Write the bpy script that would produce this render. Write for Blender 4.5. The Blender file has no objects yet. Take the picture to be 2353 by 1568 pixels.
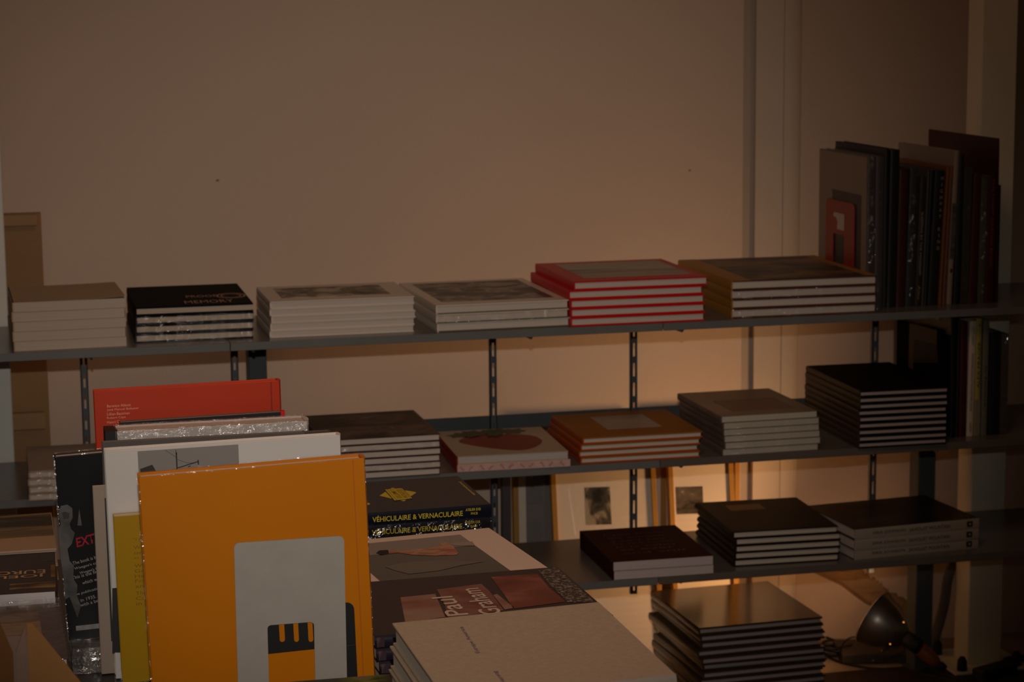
import bpy, bmesh, math, random
from mathutils import Matrix, Vector, Euler

random.seed(7)
SC = bpy.context.scene
COL = SC.collection
PI = math.pi

# ------------------------------------------------------------------ camera
W, H, F = 2353.0, 1568.0, 5020.0
CH = 1.42                      # camera height in scene units (floor is at -0.16)
YAW, PITCH, ROLL = .2411, .1570, -.0090
_f = Vector((math.sin(YAW)*math.cos(PITCH), math.cos(YAW)*math.cos(PITCH), -math.sin(PITCH)))
_r = Vector((math.cos(YAW), -math.sin(YAW), 0))
_u = _r.cross(_f)
CR = _r*math.cos(ROLL) + _u*math.sin(ROLL)
CU = -_r*math.sin(ROLL) + _u*math.cos(ROLL)
CF = _f
CO = Vector((0, 0, CH))
cam_d = bpy.data.cameras.new('camera'); cam = bpy.data.objects.new('camera', cam_d); COL.objects.link(cam)
cam.matrix_world = Matrix(((CR.x, CU.x, -CF.x, 0), (CR.y, CU.y, -CF.y, 0), (CR.z, CU.z, -CF.z, CH), (0, 0, 0, 1)))
cam_d.sensor_width = 36; cam_d.lens = F/W*36; cam_d.clip_start = .05
cam_d.dof.use_dof = True; cam_d.dof.focus_distance = 2.75; cam_d.dof.aperture_fstop = 13.0
SC.camera = cam

# ------------------------------------------------------------------ light
wd = bpy.data.worlds.new('world'); SC.world = wd; wd.use_nodes = True
wd.node_tree.nodes['Background'].inputs[0].default_value = (1.0, .66, .42, 1)
wd.node_tree.nodes['Background'].inputs[1].default_value = .012
def lamp_obj(name, kind, loc, energy, color, **kw):
    d = bpy.data.lights.new(name, kind); d.energy = energy; d.color = color
    for k, v in kw.items(): setattr(d, k, v)
    o = bpy.data.objects.new(name, d); COL.objects.link(o); o.location = loc
    return o
# the camera's own flash, a hand's width above the lens
flash = lamp_obj('camera_flash', 'SPOT', (.0, 0, CH+.165), 112, (1, .90, .80), spot_size=math.radians(36), spot_blend=1.0, shadow_soft_size=.012)
_aim = Vector((.90, 4.8, .64)) - Vector((0, 0, CH+.165))
flash.rotation_euler = _aim.to_track_quat('-Z', 'Y').to_euler()
# warm ceiling light of the shop, above the table and out of the picture
ceil = lamp_obj('ceiling_light', 'AREA', (.65, 2.5, 2.5), 7.5, (1, .54, .32), shape='DISK', size=1.1)
SC.view_settings.view_transform = 'Standard'; SC.view_settings.look = 'None'
SC.view_settings.exposure = 0; SC.view_settings.gamma = 1
try: SC.view_settings.use_curve_mapping = False
except Exception: pass

# ------------------------------------------------------------------ pixel rays onto real planes
def ray(px, py): return CR*((px-W/2)/F) + CU*(-(py-H/2)/F) + CF
def Pz(px, py, z):
    d = ray(px, py); return CO + d*((z-CH)/d.z)
def Py(px, py, y):
    d = ray(px, py); return CO + d*(y/d.y)

# ------------------------------------------------------------------ materials
MATS = {}
def s2l(c): return tuple((x/12.92 if x <= .04045 else ((x+.055)/1.055)**2.4) for x in c)
def mat(name, color, rough=.5, metal=0, spec=.28, coat=0, bump=0, bscale=200, mottle=0, mscale=8, emit=None):
    if name in MATS: return MATS[name]
    m = bpy.data.materials.new(name); m.use_nodes = True; MATS[name] = m
    nt = m.node_tree; b = nt.nodes['Principled BSDF']
    b.inputs['Base Color'].default_value = (*color, 1)
    b.inputs['Roughness'].default_value = rough; b.inputs['Metallic'].default_value = metal
    b.inputs['Specular IOR Level'].default_value = spec; b.inputs['Coat Weight'].default_value = coat
    b.inputs['Coat Roughness'].default_value = .12
    tc = nt.nodes.new('ShaderNodeTexCoord')
    n1 = nt.nodes.new('ShaderNodeTexNoise'); n1.inputs['Scale'].default_value = mscale; n1.inputs['Detail'].default_value = 4
    nt.links.new(tc.outputs['Object'], n1.inputs['Vector'])
    mx = nt.nodes.new('ShaderNodeMix'); mx.data_type = 'RGBA'
    k = mottle if mottle else .05
    mx.inputs['A'].default_value = (*[c*(1-k) for c in color], 1); mx.inputs['B'].default_value = (*[min(1, c*(1+k)) for c in color], 1)
    nt.links.new(n1.outputs['Fac'], mx.inputs['Factor']); nt.links.new(mx.outputs['Result'], b.inputs['Base Color'])
    if bump:
        n2 = nt.nodes.new('ShaderNodeTexNoise'); n2.inputs['Scale'].default_value = bscale; n2.inputs['Detail'].default_value = 3
        nt.links.new(tc.outputs['Object'], n2.inputs['Vector'])
        bp = nt.nodes.new('ShaderNodeBump'); bp.inputs['Strength'].default_value = bump; bp.inputs['Distance'].default_value = .002
        nt.links.new(n2.outputs['Fac'], bp.inputs['Height']); nt.links.new(bp.outputs['Normal'], b.inputs['Normal'])
    if emit:
        b.inputs['Emission Color'].default_value = (*emit[0], 1); b.inputs['Emission Strength'].default_value = emit[1]
    return m
def ramp_mat(name, cols, scale=(6, 6, 6), rough=.45, detail=5, dist=0.6, seed=0, coat=0, spec=.25):
    """printed picture: noise in object space through a colour ramp. cols = [(pos,(r,g,b)),...]"""
    if name in MATS: return MATS[name]
    m = bpy.data.materials.new(name); m.use_nodes = True; MATS[name] = m
    nt = m.node_tree; b = nt.nodes['Principled BSDF']; b.inputs['Roughness'].default_value = rough
    b.inputs['Coat Weight'].default_value = coat; b.inputs['Specular IOR Level'].default_value = spec
    tc = nt.nodes.new('ShaderNodeTexCoord'); mp = nt.nodes.new('ShaderNodeMapping')
    mp.inputs['Scale'].default_value = scale; mp.inputs['Location'].default_value = (seed*3.7, seed*1.3, 0)
    n = nt.nodes.new('ShaderNodeTexNoise'); n.inputs['Scale'].default_value = 1; n.inputs['Detail'].default_value = detail
    n.inputs['Distortion'].default_value = dist
    r = nt.nodes.new('ShaderNodeValToRGB')
    while len(r.color_ramp.elements) > 1: r.color_ramp.elements.remove(r.color_ramp.elements[-1])
    r.color_ramp.elements[0].position = cols[0][0]; r.color_ramp.elements[0].color = (*cols[0][1], 1)
    for p, c in cols[1:]:
        e = r.color_ramp.elements.new(p); e.color = (*c, 1)
    L = nt.links.new
    L(tc.outputs['Object'], mp.inputs['Vector']); L(mp.outputs['Vector'], n.inputs['Vector']); L(n.outputs['Fac'], r.inputs['Fac']); L(r.outputs['Color'], b.inputs['Base Color'])
    return m
def pages_mat(name, color, axis=2, freq=900):
    if name in MATS: return MATS[name]
    m = bpy.data.materials.new(name); m.use_nodes = True; MATS[name] = m
    nt = m.node_tree; b = nt.nodes['Principled BSDF']; b.inputs['Roughness'].default_value = .75; b.inputs['Specular IOR Level'].default_value = .2
    tc = nt.nodes.new('ShaderNodeTexCoord'); mp = nt.nodes.new('ShaderNodeMapping')
    s = [6, 6, 6]; s[axis] = freq; mp.inputs['Scale'].default_value = s
    n = nt.nodes.new('ShaderNodeTexNoise'); n.inputs['Scale'].default_value = 1; n.inputs['Detail'].default_value = 2
    mx = nt.nodes.new('ShaderNodeMix'); mx.data_type = 'RGBA'
    mx.inputs['A'].default_value = (*[c*.8 for c in color], 1); mx.inputs['B'].default_value = (*color, 1)
    L = nt.links.new
    L(tc.outputs['Object'], mp.inputs['Vector']); L(mp.outputs['Vector'], n.inputs['Vector']); L(n.outputs['Fac'], mx.inputs['Factor']); L(mx.outputs['Result'], b.inputs['Base Color'])
    bp = nt.nodes.new('ShaderNodeBump'); bp.inputs['Strength'].default_value = .3; bp.inputs['Distance'].default_value = .0005
    L(n.outputs['Fac'], bp.inputs['Height']); L(bp.outputs['Normal'], b.inputs['Normal'])
    return m
def film_mat(name, fac=.07, rough=.1, bump=.8, bscale=60):
    if name in MATS: return MATS[name]
    m = bpy.data.materials.new(name); m.use_nodes = True; MATS[name] = m
    nt = m.node_tree; nt.nodes.clear(); out = nt.nodes.new('ShaderNodeOutputMaterial')
    t = nt.nodes.new('ShaderNodeBsdfTransparent'); g = nt.nodes.new('ShaderNodeBsdfGlossy'); g.inputs['Roughness'].default_value = rough
    mx = nt.nodes.new('ShaderNodeMixShader'); mx.inputs[0].default_value = fac
    L = nt.links.new; L(t.outputs[0], mx.inputs[1]); L(g.outputs[0], mx.inputs[2]); L(mx.outputs[0], out.inputs[0])
    if bump:
        tc = nt.nodes.new('ShaderNodeTexCoord'); n = nt.nodes.new('ShaderNodeTexNoise'); n.inputs['Scale'].default_value = bscale
        n.inputs['Detail'].default_value = 4; n.inputs['Distortion'].default_value = 1.5
        bp = nt.nodes.new('ShaderNodeBump'); bp.inputs['Strength'].default_value = bump; bp.inputs['Distance'].default_value = .006
        L(tc.outputs['Object'], n.inputs['Vector']); L(n.outputs['Fac'], bp.inputs['Height']); L(bp.outputs['Normal'], g.inputs['Normal'])
    return m
FILM = film_mat('shrink_film'); FILM2 = film_mat('crumpled_film', .16, .14, 1.0, 45); GLASS = film_mat('glass_pane', .05, .02, 0)

# ------------------------------------------------------------------ mesh helpers
def new_obj(name, bm, m, parent=None, smooth=False):
    me = bpy.data.meshes.new(name)
    bmesh.ops.recalc_face_normals(bm, faces=bm.faces[:])
    if smooth:
        for f in bm.faces: f.smooth = True
    bm.to_mesh(me); bm.free()
    for x in (m if isinstance(m, (list, tuple)) else [m]): me.materials.append(x)
    o = bpy.data.objects.new(name, me); COL.objects.link(o)
    if parent is not None: o.parent = parent
    return o
def box(bm, x0, x1, y0, y1, z0, z1, mi=0, bev=0):
    vs = [bm.verts.new((x, y, z)) for z in (z0, z1) for y in (y0, y1) for x in (x0, x1)]
    fs = []
    for q in ((0, 2, 3, 1), (4, 5, 7, 6), (0, 1, 5, 4), (2, 6, 7, 3), (0, 4, 6, 2), (1, 3, 7, 5)):
        f = bm.faces.new([vs[i] for i in q]); f.material_index = mi; fs.append(f)
    if bev:
        es = list({e for f in fs for e in f.edges})
        bmesh.ops.bevel(bm, geom=es, offset=bev, segments=1, affect='EDGES')
def bx(name, m, parent, *a, bev=0):
    bm = bmesh.new(); box(bm, *a, bev=bev); return new_obj(name, bm, m, parent)
def prism(bm, pts, axis, a0, a1, mi=0):
    """extrude polygon pts (2d) along axis 0/1/2"""
    def mk(p, a):
        if axis == 0: return (a, p[0], p[1])
        if axis == 1: return (p[0], a, p[1])
        return (p[0], p[1], a)
    A = [bm.verts.new(mk(p, a0)) for p in pts]; B = [bm.verts.new(mk(p, a1)) for p in pts]
    n = len(pts)
    for i in range(n):
        f = bm.faces.new((A[i], A[(i+1) % n], B[(i+1) % n], B[i])); f.material_index = mi
    for L in (A, B):
        f = bm.faces.new(L); f.material_index = mi
def tube(bm, pts, r, seg=8, caps=True):
    pts = [Vector(p) for p in pts]; rings = []
    prev = None
    for i, p in enumerate(pts):
        t = (pts[min(i+1, len(pts)-1)] - pts[max(i-1, 0)]).normalized()
        a = t.orthogonal().normalized() if prev is None else (prev - t*prev.dot(t)).normalized()
        prev = a; b = t.cross(a)
        rr = r[i] if isinstance(r, (list, tuple)) else r
        rings.append([bm.verts.new(p + (a*math.cos(2*PI*k/seg) + b*math.sin(2*PI*k/seg))*rr) for k in range(seg)])
    for i in range(len(rings)-1):
        for k in range(seg): bm.faces.new((rings[i][k], rings[i][(k+1) % seg], rings[i+1][(k+1) % seg], rings[i+1][k]))
    if caps: bm.faces.new(rings[0]); bm.faces.new(rings[-1])
def spline(pts, n=8):
    pts = [Vector(p) for p in pts]; out = []
    for i in range(len(pts)-1):
        p0 = pts[max(i-1, 0)]; p1 = pts[i]; p2 = pts[i+1]; p3 = pts[min(i+2, len(pts)-1)]
        for k in range(n):
            t = k/n
            out.append(.5*((2*p1) + (p2-p0)*t + (2*p0-5*p1+4*p2-p3)*t*t + (3*p1-p0-3*p2+p3)*t**3))
    out.append(pts[-1]); return out
def lathe(bm, prof, seg=40, closed=False):
    """prof = [(r, z)] about local z"""
    rings = [[bm.verts.new((r*math.cos(2*PI*k/seg), r*math.sin(2*PI*k/seg), z)) for k in range(seg)] for r, z in prof]
    for i in range(len(rings)-1):
        for k in range(seg): bm.faces.new((rings[i][k], rings[i][(k+1) % seg], rings[i+1][(k+1) % seg], rings[i+1][k]))
def empty(name, M, label=None, cat=None, group=None):
    o = bpy.data.objects.new(name, None); COL.objects.link(o); o.matrix_world = M; o.empty_display_size = .05
    if label: tag(o, label, cat, group)
    return o
def tag(o, label, cat, group=None):
    o['label'] = label; o['category'] = cat
    if group: o['group'] = group
    return o
def struct(name, bm, m, parent=None):
    o = new_obj(name, bm, m, parent)
    if parent is None: o['kind'] = 'structure'
    return o
BASIS = {   # (baseline direction, text-up direction, normal) in book space
    'top': ((1, 0, 0), (0, 1, 0), (0, 0, 1)), 'top180': ((-1, 0, 0), (0, -1, 0), (0, 0, 1)), 'top90': ((0, 1, 0), (-1, 0, 0), (0, 0, 1)), 'top270': ((0, -1, 0), (1, 0, 0), (0, 0, 1)),
    'front': ((1, 0, 0), (0, 0, 1), (0, -1, 0)), 'spine_down': ((0, -1, 0), (0, 0, 1), (-1, 0, 0)), 'spine_up': ((0, 1, 0), (0, 0, -1), (-1, 0, 0))}
_fd = {}
def letter(parent, body, loc, basis, length, height, m, name='lettering', shear=0, bold=0):
    """flat printed words: loc is the baseline start, length/height the printed size"""
    cu = bpy.data.curves.new(name, 'FONT'); cu.body = body; cu.size = 1; cu.resolution_u = 3; cu.shear = shear; cu.offset = bold
    t = bpy.data.objects.new('tmp_text', cu); COL.objects.link(t)
    dg = bpy.context.evaluated_depsgraph_get(); dg.update()
    me = bpy.data.meshes.new_from_object(t.evaluated_get(dg)); bpy.data.objects.remove(t); bpy.data.curves.remove(cu)
    xs = [v.co.x for v in me.vertices]; ys = [v.co.y for v in me.vertices]
    if not xs: return None
    w = max(xs)-min(xs); h = max(ys)-min(ys); x0 = min(xs); y0 = min(ys)
    d, u, n = [Vector(v) for v in (BASIS[basis] if isinstance(basis, str) else basis)]
    L = Vector(loc)
    for v in me.vertices:
        v.co = L + d*((v.co.x-x0)*length/w) + u*((v.co.y-y0)*height/h) + n*.0002
    me.materials.clear(); me.materials.append(m); me.name = name
    o = bpy.data.objects.new(name, me); COL.objects.link(o); o.parent = parent
    return o
def patch(parent, pts, basis, m, name='printed_shape', eps=.00035):
    """flat printed shape on a face; pts are (a,b) in that face's directions from origin given as basis=(origin,dir,up,normal)"""
    o0, d, u, n = [Vector(v) for v in basis]
    bm = bmesh.new(); vs = [bm.verts.new(o0 + d*a + u*b + n*eps) for a, b in pts]
    f = bm.faces.new(vs); bmesh.ops.triangulate(bm, faces=[f])
    return new_obj(name, bm, m, parent)
def copy_tree(o, parent=None):
    c = o.copy(); COL.objects.link(c)
    if parent is not None: c.parent = parent
    for ch in list(o.children): copy_tree(ch, c)
    return c

# ------------------------------------------------------------------ palette
M_PAGE = pages_mat('pages_white', (.70, .64, .56))
M_PAGE_DK = pages_mat('pages_grey', (.40, .36, .33))
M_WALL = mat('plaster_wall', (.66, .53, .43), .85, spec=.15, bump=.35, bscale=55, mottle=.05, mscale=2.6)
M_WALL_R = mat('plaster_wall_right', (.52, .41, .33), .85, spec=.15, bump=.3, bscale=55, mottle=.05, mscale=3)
M_TRIM = mat('pale_paint', (.62, .53, .44), .6, spec=.3)
M_BATTEN = mat('grey_batten_paint', (.44, .37, .31), .7)
M_COLUMN = mat('column_paint', (.86, .84, .68), .5, spec=.4)
M_STEEL = mat('shelf_steel', (.15, .14, .13), .26, metal=.0, spec=.5, mottle=.12, mscale=5)
M_LIP = mat('shelf_lip_steel', (.16, .165, .165), .4, spec=.5, mottle=.15, mscale=9)
M_POST = mat('blue_grey_steel', (.085, .105, .125), .4, spec=.5, mottle=.15, mscale=12)
M_SUPPORT = mat('slate_steel', (.075, .09, .095), .5, mottle=.1)
M_FLOOR = mat('floor_concrete', (.34, .27, .2), .6, mottle=.15, mscale=6)
M_BLACK = mat('black_matte', (.012, .012, .012), .5)
M_WOODF = mat('frame_wood', (.42, .215, .045), .45, mottle=.2, mscale=14)
M_MOUNT = mat('mount_board', (.86, .74, .60), .8)
M_DARKINK = mat('dark_ink', (.02, .018, .017), .6)

SH1, SH2, SH3 = .757, .472, .224        # top surfaces of the three shelves
LIPH = .0155
FL0 = -.16                              # floor
YF, YB, YW = 4.2, 4.56, 4.90            # shelf front, shelf back, wall
TZ = .61                                # display table top

# ------------------------------------------------------------------ setting
xa = Py(1705, 600, YW).x; xb = Py(1730, 600, YW).x; xc = Py(1803, 600, YW).x; xd = Py(1826, 700, YW).x; xe = Py(2228, 600, 4.80).x
bm = bmesh.new(); box(bm, -2.2, xa, YW, YW+.12, FL0, 2.6); struct('wall_back', bm, M_WALL)
bm = bmesh.new(); box(bm, xa, xb, YW+.004, YW+.12, FL0, 2.6); struct('trim_1', bm, M_BATTEN)
# pilaster with a softly rounded right shoulder
bm = bmesh.new()
pts = [(xb, YW+.12), (xb, YW-.012), (xc-.006, YW-.012)]
for k in range(1, 9):
    a = k/8*PI/2; pts.append((xc-.006+.05*math.sin(a), YW-.012+.03*(1-math.cos(a))))
pts.append((xc+.05, YW+.12)); prism(bm, pts, 2, FL0, 2.6); o = struct('trim_2', bm, M_TRIM)
bm = bmesh.new(); box(bm, Py(1792, 600, YW).x, Py(1794, 600, YW).x, YW-.0135, YW-.011, FL0, 2.6); struct('trim_3', bm, M_BATTEN)
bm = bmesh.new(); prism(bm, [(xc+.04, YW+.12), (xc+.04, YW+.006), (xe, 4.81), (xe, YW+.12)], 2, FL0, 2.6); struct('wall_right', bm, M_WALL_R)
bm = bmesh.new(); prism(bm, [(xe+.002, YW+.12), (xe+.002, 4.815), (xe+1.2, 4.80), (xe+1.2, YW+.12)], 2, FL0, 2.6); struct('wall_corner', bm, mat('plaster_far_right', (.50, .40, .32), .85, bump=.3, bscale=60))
bm = bmesh.new(); box(bm, -2.2, 3.6, -.6, YW+.12, FL0-.05, FL0); struct('floor', bm, M_FLOOR)
# two small plaster blemishes
# diagonal torn edge of old plaster on the right wall
def wallR(px, py, off=0):   # point on the right wall face
    y = 4.86
    for _ in range(4):
        p = Py(px, py, y - off); y = YW+.006 + (4.81-YW-.006)*(p.x-off*0-(xc+.04))/(xe-(xc+.04))
    return p
bm = bmesh.new()
A = [wallR(1868, 1316), wallR(1930, 1345), wallR(1988, 1388), wallR(2095, 1440)]
B = [wallR(1972, 1306), wallR(2003, 1332), wallR(2048, 1360), wallR(2100, 1392)]
rows = []
rnd = random.Random(3)
def lerp_poly(P, t):
    s = t*(len(P)-1); i = min(int(s), len(P)-2); return P[i].lerp(P[i+1], s-i)
NS = 46
for k in range(NS+1):
    a = lerp_poly(A, k/NS); b = lerp_poly(B, k/NS)
    b = b + Vector((rnd.uniform(-.004, .004), 0, rnd.uniform(-.007, .010)))
    off = .016
    rows.append([bm.verts.new(a), bm.verts.new(a+Vector((0, -off, .012))), bm.verts.new(a.lerp(b, .55)+Vector((0, -off*.8+rnd.uniform(-.003, .003), 0))), bm.verts.new(b+Vector((0, -.006, -.006))), bm.verts.new(b)])
for k in range(NS):
    for j in range(4): bm.faces.new((rows[k][j], rows[k+1][j], rows[k+1][j+1], rows[k][j+1]))
o = struct('trim_4', bm, mat('old_mortar', (.30, .19, .10), .95, bump=1.0, bscale=70, mottle=.5, mscale=18))

# ------------------------------------------------------------------ columns and posts
def column(px0, px1, pyref, y, z1, pxs=None, label='', base=True, front=None):
    x0 = Py(px0, pyref, y).x; x1 = Py(px1, pyref, y).x
    e = empty('steel_column', Matrix.Translation(((x0+x1)/2, y, FL0)), label, 'column')
    w = (x1-x0)/2
    bx('shaft', M_COLUMN, e, -w, w, 0, .075, .008, z1-FL0, bev=.002)
    if base:
        bx('base_plate', M_COLUMN, e, -w-.055, w+.05, -.055, .13, 0, .008)
        bolts = [(-w-.03, -.035), (w+.025, -.03), (-w-.03, .10), (w+.025, .1)]
        bm = bmesh.new(); lathe(bm, [(.0, .034), (.006, .033), (.011, .024), (.012, 0)], 12)
        me = None
        for i, (a, b) in enumerate(bolts):
            if i == 0: o = new_obj('bolt_cap', bm, M_BLACK, e, True); me = o.data
            else: o = bpy.data.objects.new('bolt_cap', me); COL.objects.link(o); o.parent = e
            o.location = (a, b, .008)
    return e
column(2233, 2311, 1100, 4.575, 2.6, label='pale square steel column with bolted base plate at the right edge')
xl1 = Py(20, 750, 4.575).x
e = empty('steel_column', Matrix.Translation((xl1-.05, 4.585, FL0)), 'pale painted column cut off by the left edge of the picture', 'column')
bx('shaft', mat('white_paint_left', (.80, .80, .74), .45), e, -.05, .05, 0, .07, 0, 2.6-FL0, bev=.002)
def support(pxa, pxb, pyref, ztop, label):
    x0 = Py(pxa, pyref, 4.59).x; x1 = Py(pxb, pyref, 4.59).x
    e = empty('support_post', Matrix.Translation(((x0+x1)/2, 4.59, FL0)), label, 'post')
    w = (x1-x0)/2
    bx('shaft', M_SUPPORT, e, -w, w, 0, .05, .004, ztop-FL0, bev=.002)
    bx('foot', M_SUPPORT, e, -w-.01, w+.01, -.008, .058, 0, .004)
support(571, 613, 830, .740, 'wide slate-blue steel post under the left half of the top shelf')
support(2110, 2150, 1100, .740, 'wide slate-blue steel post right of the lamp, under the shelves')
# rail between the support posts, at the back of the middle shelf
zr0 = Py(1150, 988, 4.572).z; zr1 = Py(1150, 957, 4.572).z
xr0 = Py(571, 980, 4.58).x; xr1 = Py(2150, 980, 4.58).x
bm = bmesh.new(); box(bm, xr0, xr1, 4.578, 4.588, zr0, zr1, bev=.001)
tag(new_obj('cross_rail', bm, M_SUPPORT), 'blue-grey steel rail running along the back of the middle shelf', 'rail')

def upright(px, pytop, pybot, label):
    ytop = 4.562
    x = Py(px, 1000, ytop).x; z1 = .741; z0 = Py(px, pybot, ytop).z
    e = empty('slotted_upright', Matrix.Translation((x, ytop, z0)), label, 'upright', 'slotted uprights carrying the shelves')
    w = .0075; hgt = z1-z0
    bm = bmesh.new()
    box(bm, -w, -.0022, 0, .002, 0, hgt); box(bm, .0022, w, 0, .002, 0, hgt)       # front web, split around the slots
    pitch = .0445; s = .030; z = .008
    while z + s < hgt:                                                                 # webs between slots
        box(bm, -.0022, .0022, 0, .002, z+s, min(z+pitch, hgt)); z += pitch
    box(bm, -.0022, .0022, 0, .002, 0, .008)
    box(bm, -w, -w+.0015, 0, .012, 0, hgt); box(bm, w-.0015, w, 0, .012, 0, hgt)
    new_obj('slotted_channel', bm, M_POST, e)
    for zs in (SH1, SH2, SH3):
        bm = bmesh.new()
        zz = zs-.002-z0
        prism(bm, [(0, zz), (0, zz-.034), (-.06, zz-.034), (-.22, zz-.0255), (-.335, zz-.0225), (-.345, zz-.0155), (-.352, zz-.012), (-.352, zz)], 0, -.0018, .0018)
        new_obj('bracket', bm, M_POST, e)
        bm = bmesh.new(); prism(bm, [(0, zz-.014), (-.05, zz-.045), (-.30, zz-.0235), (-.31, zz-.014)], 0, .0018, .0034)
        new_obj('bracket_gusset', bm, M_POST, e)
upright(199, 815, 1330, 'slotted upright under the top shelf, left of the red-orange book')
upright(544, 795, 1330, 'slotted upright just left of the wide slate-blue post')
upright(1135, 780, 1330, 'slotted upright behind the strawberry-cover book')
upright(1457, 760, 1366, 'slotted upright in the middle of the lit wall')
upright(2008, 745, 1316, 'slotted upright above the lamp, near the black stack')

def shelf(zs, x0, x1, label, lipm=None, dy=0, zt=0, yb=YB):
    e = empty('shelf_board', Matrix.Translation(((x0+x1)/2, YF+dy, zs-zt)), label, 'shelf', 'metal shelf boards')
    w = (x1-x0)/2-.0008
    bx('panel', M_STEEL, e, -w, w, 0.002, yb-YF-.002-dy, -.002, 0)
    bx('front_lip', lipm or M_LIP, e, -w, w, 0, .002, -LIPH, 0, bev=.0005)
    bx('back_flange', M_STEEL, e, -w, w, yb-YF-.002-dy, yb-YF-dy, -.012, 0)
    bx('side_flange', M_STEEL, e, -w, -w+.0015, .002, yb-YF-.002-dy, -.012, -.002)
    bx('side_flange', M_STEEL, e, w-.0015, w, .002, yb-YF-.002-dy, -.012, -.002)
j1 = Py(529, 795, YF).x; j2 = Py(1524, 756, YF).x; j3 = Py(1517, 1075, YF).x; j4 = Py(1513, 1342, YF).x
M_LIP2 = mat('shelf_lip_brown', (.13, .11, .095), .45, mottle=.2, mscale=9)
shelf(SH1, -.45, j1, 'left board of the top shelf, under the cream paperbacks and black books')
shelf(SH1, j1, j2, 'middle board of the top shelf, from the white books to the red books')
shelf(SH1, j2, 2.75, 'right board of the top shelf, under the upright books', dy=.0)
shelf(SH2, -.45, .52, 'left board of the middle shelf, behind the foreground books')
shelf(SH2, .52, j3, 'middle board of the middle shelf, under the strawberry book')
shelf(SH2, j3, 2.75, 'right board of the middle shelf, under the black stack', M_LIP2)
shelf(SH3, .52, j4, 'middle board of the lowest shelf, under the dark red books')
shelf(SH3, j4, 2.75, 'right board of the lowest shelf, above the lamp', M_LIP2)

# ------------------------------------------------------------------ picture frames leaning on the wall
def frame(pxl, pxr, pyref, ybot, ytop, ztop, label, print_px=None, printm=None, roll=0.0, mountm=None, rail=.0125):
    """frame leaning back: bottom edge at Y=ybot on the floor, top at Y=ytop"""
    h = math.hypot(ztop-FL0, ytop-ybot); tilt = math.atan2(ytop-ybot, ztop-FL0)
    # depth of the plane at the reference pixel row
    y = (ybot+ytop)/2
    for _ in range(5):
        z = Py(pxl, pyref, y).z; y = ybot + (z-FL0)*math.tan(tilt)
    xl = Py(pxl, pyref, y).x; xr = Py(pxr, pyref, y).x; w = xr-xl
    s = (z-FL0)/math.cos(tilt)
    M = Matrix.Translation((xl + s*math.tan(roll)*-1, ybot, FL0)) @ Matrix.Rotation(-tilt, 4, 'X') @ Matrix.Rotation(roll, 4, 'Y')
    e = empty('picture_frame', M, label, 'picture frame', 'wooden picture frames leaning on the wall')
    for n, a in (('rail', (0, rail, -.0, .018, 0, h)), ('rail', (w-rail, w, 0, .018, 0, h)), ('rail', (rail, w-rail, 0, .018, 0, rail)), ('rail', (rail, w-rail, 0, .018, h-rail, h))):
        bx(n, M_WOODF, e, *a, bev=.001)
    bx('mount_board', mountm or M_MOUNT, e, rail, w-rail, .006, .008, rail, h-rail)
    bx('backing', M_BATTEN, e, rail, w-rail, .008, .016, rail, h-rail)
    if print_px:
        (x0, x1, y0, y1) = print_px
        a0 = (Py(x0, y1, y).x-xl); a1 = (Py(x1, y1, y).x-xl)
        b0 = (Py(x0, y1, y).z-FL0)/math.cos(tilt); b1 = (Py(x0, y0, y).z-FL0)/math.cos(tilt)
        bx('photograph', printm, e, a0, a1, .0055, .006, b0, b1)
    bx('glass_pane', GLASS, e, rail, w-rail, .004, .005, rail, h-rail)
    return e
PH1 = ramp_mat('small_photo_a', [(.30, (.03, .03, .02)), (.45, (.12, .10, .07)), (.55, (.42, .35, .24)), (.8, (.5, .42, .3))], (32, 32, 26), seed=1)
PH2 = ramp_mat('small_photo_b', [(.3, (.03, .025, .02)), (.5, (.14, .11, .08)), (.62, (.18, .14, .10)), (.75, (.5, .42, .32))], (30, 30, 40), seed=4)
M_GREYP = mat('grey_print', (.24, .22, .21), .4)
frame(1180, 1290, 1150, 4.79, 4.876, .40, 'leftmost leaning frame, half hidden, with a tall grey print', (1213, 1277, 1090, 1560), M_GREYP, .03)
frame(1268, 1509, 1150, 4.70, 4.855, .40, 'largest leaning wooden frame, with a small upright photograph of a seated figure', (1346, 1404, 1120, 1201), PH1, .03)
frame(1440, 1531, 1150, 4.82, 4.878, .38, 'narrow wooden frame wedged between the two with small photographs', roll=.03)
frame(1538, 1688, 1150, 4.72, 4.855, .40, 'leaning wooden frame with a small dark photograph, behind the dark brown books', (1555, 1617, 1121, 1180), PH2, .03)
frame(1600, 1700, 1150, 4.82, 4.878, .38, 'rearmost leaning frame, only its right rail showing', roll=.03)
e = Py(1153, 1150, 4.74).x; e2 = Py(1176, 1150, 4.74).x
bm = bmesh.new(); box(bm, e, e2, 4.74, 4.755, FL0, .40, bev=.002)
o = new_obj('board', bm, mat('dark_blue_board', (.045, .05, .06), .4)); tag(o, 'dark blue-grey board standing left of the leaning frames', 'board')
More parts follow.
